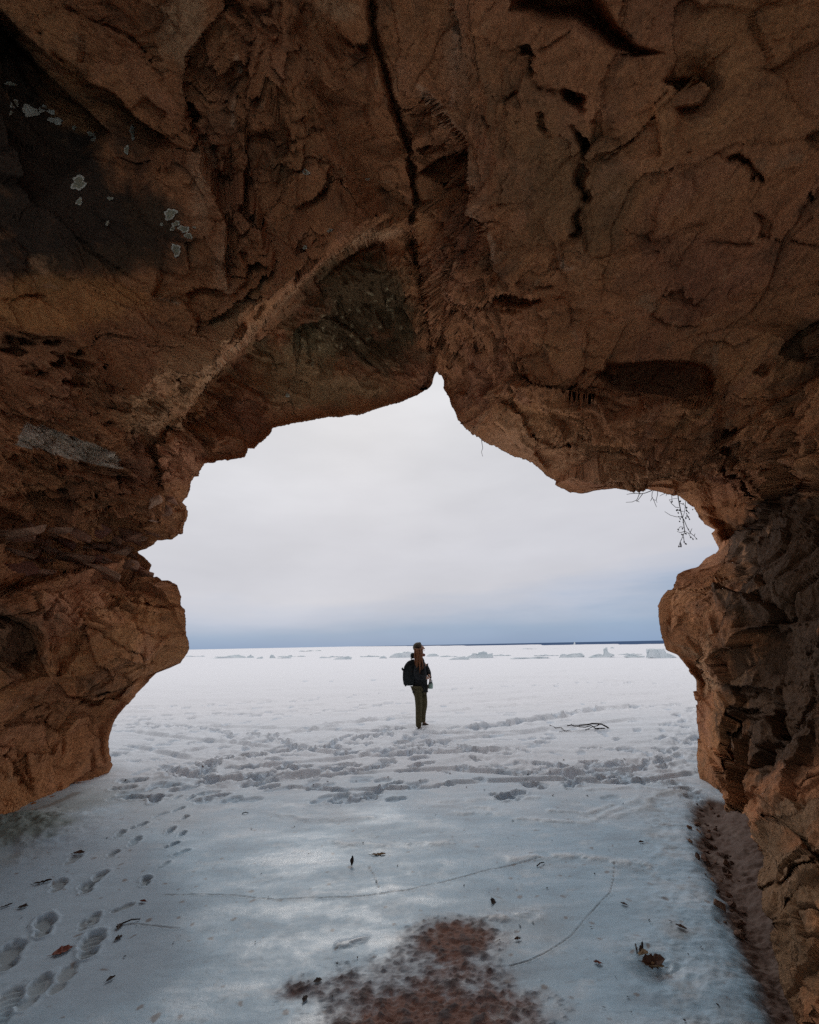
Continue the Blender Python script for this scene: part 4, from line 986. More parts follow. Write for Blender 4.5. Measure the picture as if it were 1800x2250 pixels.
def ledge_blocks():
    meshes = []
    for i in range(7):
        r = np.random.default_rng(40 + i)
        me = chunk_mesh('rock_block', 60 + i, r.uniform(.10, .20), r.uniform(.08, .16), r.uniform(.035, .09), ROCKCOLS[i % 5])
        me.materials.append(M_ROCK); meshes.append(me)
    led = CAVE[3]
    r = random.Random(5)
    spots = [(80,1192),(112,1205),(150,1196),(185,1205),(215,1198),(245,1212),(272,1206),(292,1222),(160,1222),(205,1228),(240,1238),(275,1242),(305,1250),(120,1232),(70,1225),(30,1215),(40,1255),(85,1252),(255,1186),(285,1178),(320,1185),(170,1175),(125,1165),(210,1170),(335,1145),(365,1120),(378,1100),(340,1105),(60,1165),(20,1180),(300,1195),(230,1222),(190,1245),(318,1262),(225,1255),(330,1172)]
    for n, (qx, qy) in enumerate(spots):
        loc, nor, d = on_rock(qx, qy)
        if loc is None:
            continue
        o = bpy.data.objects.new('rock_block', meshes[n % 7]); C.objects.link(o); o.parent = led
        k = r.uniform(.9, 1.7) * (.6 if qx > 290 else 1)
        o.scale = (k, k * r.uniform(.8, 1.2), k)
        o.location = loc - nor * .03 * k
        o.rotation_euler = (r.gauss(0, .22), r.gauss(0, .22), math.atan2(nor.y, nor.x) + r.gauss(0, .7))
ledge_blocks()
M_LICH = simple_mat('lichen_rim', (.66, .63, .50), .95, .35, 60, .5)
M_LICH2 = simple_mat('lichen_middle', (.33, .31, .21), .95, .45, 70, .5)
def lichens():
    for n, (qx, qy, rx, ry, yel) in enumerate(LICHENS):
        r = random.Random(900 + n)
        NB = 26; ph = [r.uniform(0, 6.28) for _ in range(4)]
        bm = bmesh.new(); rings = []
        for f, off in ((1.0, .004), (.72, .012), (.35, .008)):
            ring = []
            for k in range(NB):
                a = 2 * math.pi * k / NB
                rad = f * (1 + .20 * math.sin(2 * a + ph[0]) + .15 * math.sin(3 * a + ph[1]) + .12 * math.sin(5 * a + ph[2]) + .1 * math.sin(8 * a + ph[3]))
                loc, nor, d = on_rock(qx + rx * rad * math.cos(a), qy + ry * rad * math.sin(a))
                ring.append(bm.verts.new(loc - d * (off + .012)))
            rings.append(ring)
        loc, nor, d = on_rock(qx, qy)
        cen = bm.verts.new(loc - d * .02)
        for a_, b_ in zip(rings[:-1], rings[1:]):
            for k in range(NB):
                bm.faces.new((a_[k], a_[(k + 1) % NB], b_[(k + 1) % NB], b_[k])).material_index = 0 if a_ is rings[0] else 1
        for k in range(NB):
            bm.faces.new((rings[2][k], rings[2][(k + 1) % NB], cen)).material_index = 1
        o = bm_obj('lichen_patch', bm, [M_LICH, M_LICH if yel else M_LICH2], CAVE[0])
lichens()

# ------------------------------------------------------------------ twigs
M_TWIG = simple_mat('twig_bark', (.055, .040, .032), .85, .3, 40)
M_WET = simple_mat('dark_wet_bark', (.030, .022, .020), .7, .3, 40)
def wig(pts, r, amt):
    return [Vector(p) + Vector((r.gauss(0, amt), r.gauss(0, amt), r.gauss(0, amt))) for p in pts]
def hang():
    r = random.Random(3)
    def W(c, y=7.25, amt=.05):
        p = at_y(np.array(1350 + c[0] / 6.9), np.array(1040 + c[1] / 6.9), y + r.gauss(0, amt))
        return Vector(p)
    left = [[(760,150),(690,185),(630,215),(560,265),(470,300),(400,310),(310,300),(240,260),(185,205)],[(400,310),(340,265),(270,215),(220,212)],[(320,303),(240,310),(190,320)],[(240,265),(170,250),(110,242)],[(380,315),(350,390),(330,410),(270,435),(175,440)],[(430,312),(380,380),(340,430)],[(330,410),(380,435)],[(640,200),(610,235),(575,290),(570,350),(600,410),(640,510)],[(575,370),(550,420)],[(690,190),(660,240),(655,330),(635,410),(650,445)],[(590,400),(640,410)],[(215,245),(205,270)]]
    right = [[(960,280),(970,370),(990,480),(1010,590),(1040,680),(1055,780),(1070,880),(1040,960),(1000,1040),(975,1110)],[(1090,380),(1080,450),(1070,570),(1045,660)],[(1050,690),(1100,810),(1150,900),(1210,950),(1260,1000)],[(1030,660),(940,660),(850,635),(765,580)],[(980,520),(930,515),(870,460),(835,400),(900,385),(960,380)],[(1070,880),(1000,900),(955,880)],[(1060,870),(1110,900),(1160,920)],[(1050,960),(1060,1040),(1090,1080)],[(1000,1040),(1015,1110)],[(1055,820),(1000,810),(970,850)],[(1150,900),(1180,835)],[(1210,950),(1225,915)],[(1000,450),(1080,490)],[(1010,575),(1060,575)],[(870,310),(875,380),(875,430)],[(800,290),(785,345)],[(790,300),(730,320),(690,345)],[(1075,480),(1100,570),(1130,600)],[(1090,600),(1120,660),(1140,695)],[(1085,680),(1100,630)],[(1195,990),(1160,970),(1120,900)]]
    for nm, lines, lab, w0 in (('hanging_branch', left, 'bare forked twig reaching left under the right hand rim of the cave mouth', .011), ('hanging_branch', right, 'drooping branch with dark seed pods hanging against the sky on the right', .010)):
        root = empty(nm, W(lines[0][0]))
        tag(root, lab, 'branch', 'dry branches hanging from the cave rim')
        for k, ln in enumerate(lines):
            bm = bmesh.new(); pts = [W(c) - root.location for c in ln]
            tube_into(bm, pts, w0 if k == 0 else w0 * .62, w0 * .42 if k == 0 else w0 * .36, 5)
            bm_obj('stem' if k == 0 else 'twig', bm, M_TWIG, root)
        if lines is right:
            bm = bmesh.new(); bmesh.ops.create_icosphere(bm, subdivisions=1, radius=1)
            pod = bpy.data.meshes.new('seed_pod'); bm.to_mesh(pod); bm.free(); pod.materials.append(M_WET)
            for c in ((960,555),(985,560),(945,560),(970,600),(1000,690),(990,730),(1020,660),(980,660),(1045,740),(1100,520),(1100,570),(1130,600),(1190,550),(1085,680),(1120,660),(1140,695),(1045,460),(1000,425),(875,430),(970,855),(1035,840),(1125,850),(1030,930),(1085,915),(1160,970),(1195,1000),(1005,1060),(980,1110),(1010,1110),(1085,1070),(1060,1040),(1245,995),(1010,1085),(1000,560),(1030,670)):
                o = bpy.data.objects.new('seed_pod', pod); C.objects.link(o); o.parent = root
                o.location = W(c) - root.location
                k = r.uniform(.8, 1.3); o.scale = (.012 * k, .012 * k, .020 * k); o.rotation_euler = (r.uniform(-.8, .8), r.uniform(-.8, .8), 0)
    # single rootlet on the left of it
    bm = bmesh.new()
    base = [(1057, 955), (1059, 972), (1061, 985), (1058, 993), (1061, 1003)]
    tube_into(bm, [Vector(at_y(np.array(float(a)), np.array(float(b)), 6.6)) for a, b in base], .006, .003, 5)
    tag(bm_obj('rootlet', bm, M_TWIG), 'single thin rootlet dangling from the roof edge right of the peak', 'root')
hang()
def fallen():
    r = random.Random(8)
    g = gpt(1300, 1604)
    def W(c, amt=.05):
        p = at_y(np.array(1200 + c[0] / 8.625), np.array(1560 + c[1] / 8.625), g.y + r.gauss(0, amt) + .05)
        return Vector(p)
    lines = [[(1235,400),(1225,378),(1150,320),(1050,268),(870,258),(800,278),(650,290),(610,305),(530,303),(480,285),(400,300)],[(480,285),(485,265)],[(1160,400),(1150,380),(1100,350),(950,352),(890,395),(860,408),(770,415),(630,408),(560,408)],[(1010,275),(970,300),(880,320),(800,360),(740,375)],[(940,350),(860,297),(740,328),(630,320),(610,305)],[(790,365),(870,380)],[(1000,365),(1020,430)]]
    root = empty('fallen_branch', (g.x, g.y, g.z)); tag(root, 'bare dark branch arching out of the snow to the right of the person', 'branch')
    for k, ln in enumerate(lines):
        bm = bmesh.new(); w = (.016, .007, .014, .009, .010, .006, .007)[k]
        tube_into(bm, [W(c) - root.location for c in ln], w, w * .55, 6)
        bm_obj('stem' if k == 0 else 'twig', bm, M_WET, root)
    g2 = gpt(1225, 1609)
    root = empty('fallen_twig', (g2.x, g2.y, g2.z)); tag(root, 'thin pale twig lying on the snow just left of the arching branch', 'twig')
    for k, ln in enumerate([[(70,300),(190,355),(290,375),(350,410),(250,425)],[(350,410),(390,415),(410,400),(465,418)]]):
        bm = bmesh.new()
        pts = [gpt(1200 + c[0] / 8.625, 1560 + c[1] / 8.625) + Vector((0, 0, .012)) for c in ln]
        tube_into(bm, [p - root.location for p in pts], .008, .004, 5); bm_obj('stem' if k == 0 else 'side_twig', bm, M_TWIG, root)
fallen()

# ------------------------------------------------------------------ leaves and bits on the ice
M_LEAF = [simple_mat('dead_leaf_brown', (.085, .045, .030), .8, .4, 60), simple_mat('dead_leaf_dark', (.038, .026, .022), .8, .4, 60), simple_mat('dead_leaf_red', (.155, .042, .025), .75, .3, 60), simple_mat('dead_leaf_tan', (.27, .19, .11), .8, .3, 60)]
def leaf_mesh(name, seed, lobes=3, slim=.5, curl=.35):
    r = random.Random(seed); n = 9
    bm = bmesh.new(); L_, M_, R_ = [], [], []
    for i in range(n + 1):
        t = i / n
        w = slim * .5 * math.sin(math.pi * min(t * 1.02, 1)) ** .7 * (.62 + .38 * abs(math.cos(lobes * math.pi * t))) + .008
        zc = curl * .3 * (t - .5) ** 2 + r.gauss(0, .012)
        M_.append(bm.verts.new((t - .5, r.gauss(0, .01), zc)))
        L_.append(bm.verts.new((t - .5 + .08 * w, w * r.uniform(.85, 1.15), zc + curl * w * r.uniform(.5, 1.3))))
        R_.append(bm.verts.new((t - .5 + .08 * w, -w * r.uniform(.85, 1.15), zc + curl * w * r.uniform(.3, 1.1))))
    for i in range(n):
        bm.faces.new((M_[i], M_[i + 1], L_[i + 1], L_[i])); bm.faces.new((R_[i], R_[i + 1], M_[i + 1], M_[i]))
    tube_into(bm, [(-.5, 0, 0), (-.6, .01, .02), (-.72, .02, .05)], .014, .010, 4)
    me = bpy.data.meshes.new(name); bm.to_mesh(me); bm.free()
    sol = None
    return me
def put_leaf(me, mat, px_, py_, size, rot, label, group=None, name='dead_leaf', tilt=(0, 0), lift=.004, cat='leaf'):
    m2 = me.copy(); m2.materials.clear(); m2.materials.append(mat)
    o = bpy.data.objects.new(name, m2); C.objects.link(o)
    g = gpt(px_, py_)
    size *= .82
    o.location = g + Vector((0, 0, lift + size * .02)); o.scale = (size,) * 3; o.rotation_euler = (tilt[0], tilt[1], rot)
    s = o.modifiers.new('thickness', 'SOLIDIFY'); s.thickness = .02
    tag(o, label, cat, group)
    return o
def leaves():
    LM = [leaf_mesh('dead_leaf', 5, 3, .62, .5), leaf_mesh('dead_leaf', 6, 2, .45, .8), leaf_mesh('dead_leaf', 7, 4, .75, .35), leaf_mesh('dead_leaf', 8, 1, .28, .6)]
    g = 'leaves lying on the cave floor'
    put_leaf(LM[2], M_LEAF[2], 136, 2093, .115, .75, 'rusty red lobed leaf lying between the boot prints at lower left', g)
    put_leaf(LM[3], M_LEAF[1], 93, 1941, .13, .5, 'long narrow dark leaf beside the upper left boot prints', g)
    put_leaf(LM[1], M_LEAF[0], 172, 1880, .11, .15, 'curled brown leaf at the edge of the greenish ice', g)
    put_leaf(LM[3], M_LEAF[1], 13, 1993, .08, .9, 'dark leaf by the left edge of the picture', g)
    put_leaf(LM[0], M_LEAF[1], 50, 1995, .07, .3, 'crumpled dark leaf left of the large tread print', g)
    put_leaf(LM[1], M_LEAF[2], 314, 1983, .065, 2.9, 'small maroon leaf below the shallow paw shaped print', g)
    put_leaf(LM[0], M_LEAF[1], 262, 2038, .07, 1.9, 'dark leaf at the end of a short crack in the ice', g)
    put_leaf(LM[0], M_LEAF[1], 260, 2064, .06, 1.3, 'dark leaf fragment just below the short crack', g)
    put_leaf(LM[1], M_LEAF[1], 243, 2154, .055, 1.0, 'black curled leaf low on the left of the ice', g)
    put_leaf(LM[3], M_LEAF[3], 832, 1879, .14, .05, 'flat tan leaf frozen into the middle of the ice', g, lift=0)
    put_leaf(LM[0], M_LEAF[1], 1083, 1983, .075, 1.2, 'dark leaf right of centre above the brown sand', g, tilt=(.5, 0))
    put_leaf(LM[1], M_LEAF[0], 1410, 1852, .06, .2, 'brown leaf near the right end of the ice floor', g)
    put_leaf(LM[1], M_LEAF[0], 1372, 1989, .055, 2.4, 'brown leaf right of the curving crack', g)
    put_leaf(LM[1], M_LEAF[0], 1498, 2040, .075, 2.3, 'slanting brown leaf near the sandy gutter', g)
    put_leaf(LM[0], M_LEAF[2], 1314, 2118, .05, 2.8, 'small reddish leaf left of the leaf clump', g)
    put_leaf(LM[2], M_LEAF[1], 698, 2158, .055, .4, 'dark leaf at the left edge of the brown sand', g)
    put_leaf(LM[0], M_LEAF[1], 670, 2198, .05, 1.4, 'black leaf low beside the brown sand', g)
    put_leaf(LM[1], M_LEAF[0], 1138, 2066, .05, .2, 'brown leaf on the upper right fringe of the sand', g)
    # upright pod like leaf
    put_leaf(LM[1], M_LEAF[1], 774, 1902, .075, 1.5, 'dark curled leaf standing upright on the ice right of the long crack', g, tilt=(0, -1.1), lift=.03)
    # a clump of curled leaves in a melted hollow
    c = gpt(1432, 2128)
    root = empty('leaf_clump', c); tag(root, 'clump of curled brown leaves sunk in a melted hollow at lower right', 'leaf clump')
    for i, (dx, dy, dz, s, rz, tx, ty, k) in enumerate(((0, 0, .02, .10, .2, .5, .2, 1), (-.02, .02, .045, .085, 1.9, -.5, .5, 0), (.035, -.005, .03, .08, -.5, .4, -.4, 0), (-.03, .03, .06, .05, 1.5, .2, 1.0, 1), (.01, -.02, .015, .09, 2.8, .1, .1, 1), (-.005, .06, .05, .06, 1.6, 0, 1.2, 3))):
        m2 = LM[(0, 1, 2, 3, 1, 3)[i]].copy(); m2.materials.append(M_LEAF[(0, 3, 0, 0, 3, 1)[i]])
        o = bpy.data.objects.new('leaf', m2); C.objects.link(o); o.parent = root
        o.location = (dx, dy, dz); o.scale = (s,) * 3; o.rotation_euler = (tx, ty, rz)
        o.modifiers.new('thickness', 'SOLIDIFY').thickness = .02
    A = [(530,120),(700,93),(705,63),(855,65),(635,170),(855,345),(640,340),(1240,320),(1435,230),(1380,115),(1500,130),(1635,120),(1690,150),(1320,145),(1530,390),(1585,550),(1675,485),(1300,435),(925,605),(1130,618),(525,870),(730,810),(1075,808),(1505,875),(1340,975),(1400,1040),(150,255),(215,275),(245,240),(275,300),(90,425),(575,740),(90,705),(115,742),(210,575),(450,370),(1060,330),(1100,520),(1420,900)]
    B = [(172,97),(500,105),(600,380),(840,420),(985,505),(780,520),(605,190),(750,190),(900,225),(660,160),(240,155),(315,165),(45,125),(110,270),(415,370),(435,295),(335,600),(1100,720),(1230,830),(1175,860),(455,800),(465,740),(520,725),(765,745),(920,1040),(935,1105),(1300,1075),(820,1085),(650,40),(905,35),(580,580),(230,570),(380,800),(1160,1140),(870,960),(1010,715)]
    r = random.Random(2)
    for (a, b), ox in [(p, 0) for p in A] + [(p, 900) for p in B]:
        qx, qy = ox + a * .5217, 1650 + b * .5217
        size = r.uniform(.012, .022) * (1 + 1.9 * max(0, (1850 - qy) / 200))
        put_leaf(LM[r.randrange(4)], M_LEAF[1 if r.random() < .7 else 0], qx, qy, size, r.uniform(0, 6.28), 'tiny dark crumb of dead leaf scattered on the ice', 'crumbs of dead leaf on the ice', 'leaf_crumb', (r.gauss(0, .3), r.gauss(0, .3)), cat='leaf crumb')
    # thin stalks
    for (a, b, c_, d_, lab) in ((532, 1789, 546, 1788, 'short dark stick lying flat on the ice left of centre'), (268, 2032, 308, 2022, 'thin stalk pointing away from the dark leaf at lower left'), (1180, 1905, 1196, 1897, 'short stalk lying across the end of the long crack'), (1397, 2078, 1401, 2098, 'upright thin stalk above the leaf clump')):
        bm = bmesh.new(); p, q = gpt(a, b), gpt(c_, d_)
        tube_into(bm, [p + Vector((0, 0, .006)), (p + q) / 2 + Vector((0, 0, .014)), q + Vector((0, 0, .006))], .0045, .003, 5)
        tag(bm_obj('stalk', bm, M_WET), lab, 'stalk', 'stalks on the ice')
leaves()
def rubble():
    r = random.Random(21)
    ms = []
    for i in range(6):
        me = chunk_mesh('loose_stone', 300 + i, 1, .8, .55, [(.17, .10, .07), (.24, .14, .10), (.12, .075, .055), (.32, .20, .14), (.20, .12, .09), (.14, .085, .065)][i], 14, .6)
        me.materials.append(M_ROCK); ms.append(me)
    n = 0
    while n < 75:
        qx, qy = r.uniform(1510, 1640), r.uniform(1770, 2060)
        cx_ = 1540 + (qy - 1780) * .28 if qy > 1850 else 1545
        if abs(qx - cx_) > (38 if qy < 1900 else 26) + r.gauss(0, 6):
            continue
        g = gpt(qx, qy)
        o = bpy.data.objects.new('loose_stone', ms[r.randrange(6)]); C.objects.link(o)
        s = r.choice((.010, .013, .018, .022, .034)) * r.uniform(.8, 1.2)
        o.scale = (s, s, s); o.location = g + Vector((0, 0, s * .25)); o.rotation_euler = (r.gauss(0, .4), r.gauss(0, .4), r.uniform(0, 6.28))
        tag(o, 'small rust brown stone in the sandy gutter under the right wall', 'stone', 'loose stones under the right wall')
        n += 1
    # the slanting splinter of rock leaning in the corner
    me = chunk_mesh('rock_splinter', 351, .15, .035, .04, (.25, .16, .11), 22, .55); me.materials.append(M_ROCK)
    loc, nor, d = on_rock(1640, 1876)
    if loc is not None:
        o = bpy.data.objects.new('rock_splinter', me); C.objects.link(o)
        ax = Vector(ray(np.array(1662.), np.array(1852.)) - ray(np.array(1612.), np.array(1905.))).normalized()
        o.rotation_euler = ax.to_track_quat('X', 'Z').to_euler(); o.location = loc - d * .005 + Vector((0, 0, -.01))
        tag(o, 'slanting splinter of sandstone wedged between the wall and the lower boulder', 'rock')
rubble()

# ------------------------------------------------------------------ shelf ice far out
def ice():
    m, nt, b = new_mat('shelf_ice')
    L = nt.links.new
    geo = N(nt, 'ShaderNodeNewGeometry'); nz = N(nt, 'ShaderNodeTexNoise'); nz.inputs['Scale'].default_value = .9; nz.inputs['Detail'].default_value = 6
    L(geo.outputs['Position'], nz.inputs['Vector'])
    rp = N(nt, 'ShaderNodeValToRGB'); rp.color_ramp.elements[0].color = (.62, .69, .72, 1); rp.color_ramp.elements[0].position = .35
    rp.color_ramp.elements[1].color = (.78, .82, .84, 1); rp.color_ramp.elements[1].position = .68
    L(nz.outputs['Fac'], rp.inputs[0]); L(rp.outputs[0], b.inputs['Base Color']); b.inputs['Roughness'].default_value = .45
    bp = N(nt, 'ShaderNodeBump'); bp.inputs['Strength'].default_value = .5; bp.inputs['Distance'].default_value = .15
    L(nz.outputs['Fac'], bp.inputs['Height']); L(bp.outputs[0], b.inputs['Normal'])
    g = 'blocks of shelf ice near the horizon'
    z4 = lambda p: (950 + p[0] * .3478, 1380 + p[1] * .3478)
    z3 = lambda p: (400 + p[0] * .29, 1380 + p[1] * .29)
    zi = lambda p: p
    zp = lambda p: (820 + p[0] / 8.625, 1380 + p[1] / 8.625)
    items = [('ice_block', z4, [(215,190),(225,178),(250,165),(255,158),(288,163),(296,150),(322,145),(345,152),(350,166),(386,158),(380,172),(388,190)], 'jagged pale green cluster of ice blocks just right of the person'),
     ('ice_block', z4, [(800,186),(808,172),(820,162),(850,168),(900,160),(942,157),(955,168),(965,178),(952,186)], 'long flat topped ice block between the jagged cluster and the tall spike'),
     ('ice_block', z4, [(985,184),(1020,170),(1055,163),(1072,170),(1084,174),(1082,150),(1080,132),(1095,124),(1106,121),(1108,145),(1125,160),(1152,168),(1150,178),(1120,186)], 'low ice block with one tall upright spike'),
     ('ice_block', z4, [(1352,186),(1355,165),(1350,132),(1400,130),(1440,132),(1466,128),(1478,158),(1510,165),(1545,184),(1450,190)], 'big square ice slab beside the right pillar'),
     ('ice_block', zp, [(300,560),(330,525),(400,485),(480,470),(560,452),(640,442),(720,450),(800,470),(900,560)], 'broad rounded ice mound behind the person'),
     ('ice_block', zp, [(1015,535),(1040,505),(1080,490),(1130,480),(1190,490),(1240,515),(1270,540)], 'small rounded ice hump to the right of the shoulder'),
     ('ice_block', z3, [(490,226),(500,212),(515,206),(519,193),(526,207),(540,212),(552,226)], 'small pointed ice block left of the person far away'),
     ('ice_block', z3, [(664,228),(668,208),(678,201),(690,202),(700,212),(712,228)], 'small blunt ice block farthest left but one'),
     ('ice_ridge', z3, [(215,228),(280,219),(340,212),(385,205),(430,201),(452,210),(480,214),(492,228)], 'low pale ice ridge far out on the left'),
     ('ice_ridge', z3, [(555,232),(575,222),(608,215),(618,224),(600,232)], 'small blue ice ridge beside the pointed block'),
     ('ice_ridge', z3, [(712,230),(760,222),(800,212),(830,222),(825,230)], 'low ice ridge beside the blunt block'),
     ('ice_ridge', z3, [(1035,228),(1060,216),(1100,219),(1150,228)], 'thin low ice ridge midway between the left wall and the person'),
     ('ice_ridge', z3, [(1140,238),(1190,222),(1260,213),(1290,222),(1280,238)], 'blue ice ridge left of the broad mound'),
     ('ice_ridge', z3, [(1490,230),(1510,212),(1530,209),(1555,226)], 'tiny ice hump touching the broad mound'),
     ('ice_ridge', z4, [(490,194),(520,185),(620,186),(700,181),(745,183),(720,194)], 'thin blue shadowed ice ridge in front of the flat topped block'),
     ('ice_ridge', z4, [(1205,180),(1250,165),(1300,172),(1345,176),(1340,186),(1230,184)], 'thin ice ridge between the tall spike and the square slab'),
     ('ice_ridge', z4, [(100,200),(140,186),(200,178),(240,190),(220,200)], 'low ice ridge left of the jagged cluster'),
     ('ice_ridge', z4, [(1120,128),(1135,119),(1150,125),(1145,129)], 'tiny dark ice ridge on the far edge of the ice'),
     ('ice_ridge', zi, [(407.0, 1443.5), (409.6, 1441.8), (414.7, 1441.0), (419.8, 1440.6), (424.9, 1441.9), (430.0, 1442.2), (435.1, 1441.1), (440.2, 1441.7), (445.3, 1440.6), (450.4, 1441.4), (453.0, 1443.5)], 'low white ridge just inside the left rock outline'),
     ('ice_ridge', zi, [(470.0, 1444.5), (473.3, 1442.9), (480.0, 1442.7), (486.7, 1442.2), (493.3, 1443.2), (500.0, 1442.2), (506.7, 1443.2), (513.3, 1441.6), (520.0, 1443.7), (526.7, 1442.6), (530.0, 1444.5)], 'long faint white ridge under the pointed block'),
     ('ice_ridge', zi, [(605.0, 1443.5), (608.9, 1442.7), (616.7, 1440.9), (624.4, 1441.5), (632.2, 1441.0), (640.0, 1439.1), (647.8, 1442.3), (655.6, 1442.4), (663.3, 1440.4), (671.1, 1441.7), (675.0, 1443.5)], 'faint white ridge right of the blunt block'),
     ('ice_ridge', zi, [(720.0, 1444), (722.2, 1443.3), (726.7, 1441.4), (731.1, 1441.0), (735.6, 1442.8), (740.0, 1441.7), (744.4, 1442.8), (748.9, 1442.5), (753.3, 1442.1), (757.8, 1443.2), (760.0, 1444)], 'short white ridge left of the person'),
     ('ice_ridge', zi, [(790.0, 1443.5), (792.8, 1441.6), (798.3, 1442.6), (803.9, 1442.2), (809.4, 1440.1), (815.0, 1441.0), (820.6, 1441.2), (826.1, 1441.1), (831.7, 1441.7), (837.2, 1442.2), (840.0, 1443.5)], 'white ridge left of the broad mound'),
     ('ice_ridge', zi, [(963.0, 1443.5), (965.4, 1442.9), (970.3, 1441.4), (975.2, 1440.5), (980.1, 1440.0), (985.0, 1440.5), (989.9, 1441.7), (994.8, 1441.9), (999.7, 1441.5), (1004.6, 1441.8), (1007.0, 1443.5)], 'white ridge at the foot of the small hump'),
     ('ice_ridge', zi, [(1075.0, 1441.5), (1077.8, 1440.6), (1083.3, 1440.1), (1088.9, 1439.5), (1094.4, 1438.7), (1100.0, 1437.2), (1105.6, 1438.7), (1111.1, 1440.4), (1116.7, 1438.6), (1122.2, 1439.9), (1125.0, 1441.5)], 'white ridge right of the jagged cluster'),
     ('ice_ridge', zi, [(1170.0, 1441.5), (1173.3, 1439.9), (1180.0, 1440.3), (1186.7, 1439.5), (1193.3, 1439.3), (1200.0, 1437.8), (1206.7, 1440.2), (1213.3, 1439.2), (1220.0, 1440.3), (1226.7, 1439.6), (1230.0, 1441.5)], 'white ridge under the flat topped block'),
     ('ice_ridge', zi, [(1355.0, 1438.5), (1358.3, 1437.7), (1365.0, 1437.0), (1371.7, 1436.5), (1378.3, 1435.3), (1385.0, 1437.1), (1391.7, 1435.9), (1398.3, 1436.9), (1405.0, 1437.0), (1411.7, 1436.8), (1415.0, 1438.5)], 'white ridge left of the square slab'),
     ('ice_ridge', zi, [(655.0, 1431), (660.0, 1429.4), (670.0, 1429.8), (680.0, 1428.7), (690.0, 1430.0), (700.0, 1428.2), (710.0, 1429.6), (720.0, 1430.1), (730.0, 1429.4), (740.0, 1429.4), (745.0, 1431)], 'very faint far ridge beyond the left blocks'),
     ('ice_ridge', zi, [(1125.0, 1426.5), (1131.1, 1426.1), (1143.3, 1425.6), (1155.6, 1424.6), (1167.8, 1425.1), (1180.0, 1425.2), (1192.2, 1425.8), (1204.4, 1425.8), (1216.7, 1425.1), (1228.9, 1424.9), (1235.0, 1426.5)], 'very faint far ridge beyond the tall spike'),
     ('ice_block', z4, [(893,103),(897,88),(901,87),(904,103)], 'tiny white upright ice fragment against the blue water')]
    r = np.random.default_rng(4)
    for nm, f, pl, lab in items:
        q = np.array([f(p) for p in pl], float)
        bx, by = q[:, 0].mean(), q[:, 1].max()
        gd = on_ground(np.array(bx), np.array(max(by, 1422.0)))
        Y0 = gd[1]; wdt = np.ptp(q[:, 0]) / F_PX * Y0
        sub = []
        for a, bq in zip(q, np.roll(q, -1, 0)):
            for t in np.linspace(0, 1, 4)[:-1]:
                sub.append(a + (bq - a) * t + r.normal(0, .28, 2) * (0 < t))
        q2 = np.array(sub); cen = q2.mean(0); base = q[:, 1].max()
        n = len(q2); V = []
        for kz, sc in ((0.0, .86), (.05, 1.0), (.45, .93), (.8, .7)):
            pts = cen + (q2 - cen) * sc; pts[:, 1] = np.where(q2[:, 1] > base - 1, q2[:, 1] + .8, pts[:, 1] + (1 - sc) * 3)
            dpt = Y0 + kz * max(wdt, 2.5) * .6 + r.normal(0, .06 * max(wdt, 2) * .3, n)
            V.append(at_y(pts[:, 0], pts[:, 1], dpt))
        V = np.concatenate(V); bm = bmesh.new(); vs = [bm.verts.new(v) for v in V]
        for k in range(3):
            for i in range(n):
                j = (i + 1) % n
                bm.faces.new((vs[k * n + i], vs[k * n + j], vs[(k + 1) * n + j], vs[(k + 1) * n + i]))
        bm.faces.new(vs[:n][::-1]); bm.faces.new(vs[3 * n:])
        bmesh.ops.triangulate(bm, faces=[f_ for f_ in bm.faces if len(f_.verts) > 4])
        tag(bm_obj(nm, bm, m, None, False), lab, 'ice block' if nm == 'ice_block' else 'ice ridge', g)
ice()

# ------------------------------------------------------------------ the person
def skin(name, verts, edges, mat, parent=None, sub=2, smooth_iter=0):
    """verts: (position, radius or (rx, ry)); a skinned and subdivided tree of edges turned into a plain mesh"""
    me = bpy.data.meshes.new(name)
    me.from_pydata([tuple(v[0]) for v in verts], edges, [])
    o = bpy.data.objects.new(name, me); C.objects.link(o)
    mod = o.modifiers.new('skin', 'SKIN'); mod.use_smooth_shade = True; mod.branch_smoothing = .6
    sv = me.skin_vertices[0].data
    for i, v in enumerate(verts):
        rr = v[1] if isinstance(v[1], tuple) else (v[1], v[1])
        sv[i].radius = rr; sv[i].use_root = (i == 0)
    ss = o.modifiers.new('sub', 'SUBSURF'); ss.levels = sub; ss.render_levels = sub
    dg = bpy.context.evaluated_depsgraph_get(); dg.update()
    me2 = bpy.data.meshes.new_from_object(o.evaluated_get(dg))
    me2.name = name
    bpy.data.objects.remove(o); bpy.data.meshes.remove(me)
    for p in me2.polygons:
        p.use_smooth = True
    me2.materials.clear()
    return link(name, me2, mat, parent)
def ball(name, loc, sc, mat, parent, rot=(0, 0, 0), sub=2):
    bm = bmesh.new(); bmesh.ops.create_icosphere(bm, subdivisions=sub, radius=1)
    o = bm_obj(name, bm, mat, parent); o.location = loc; o.scale = sc; o.rotation_euler = rot
    return o
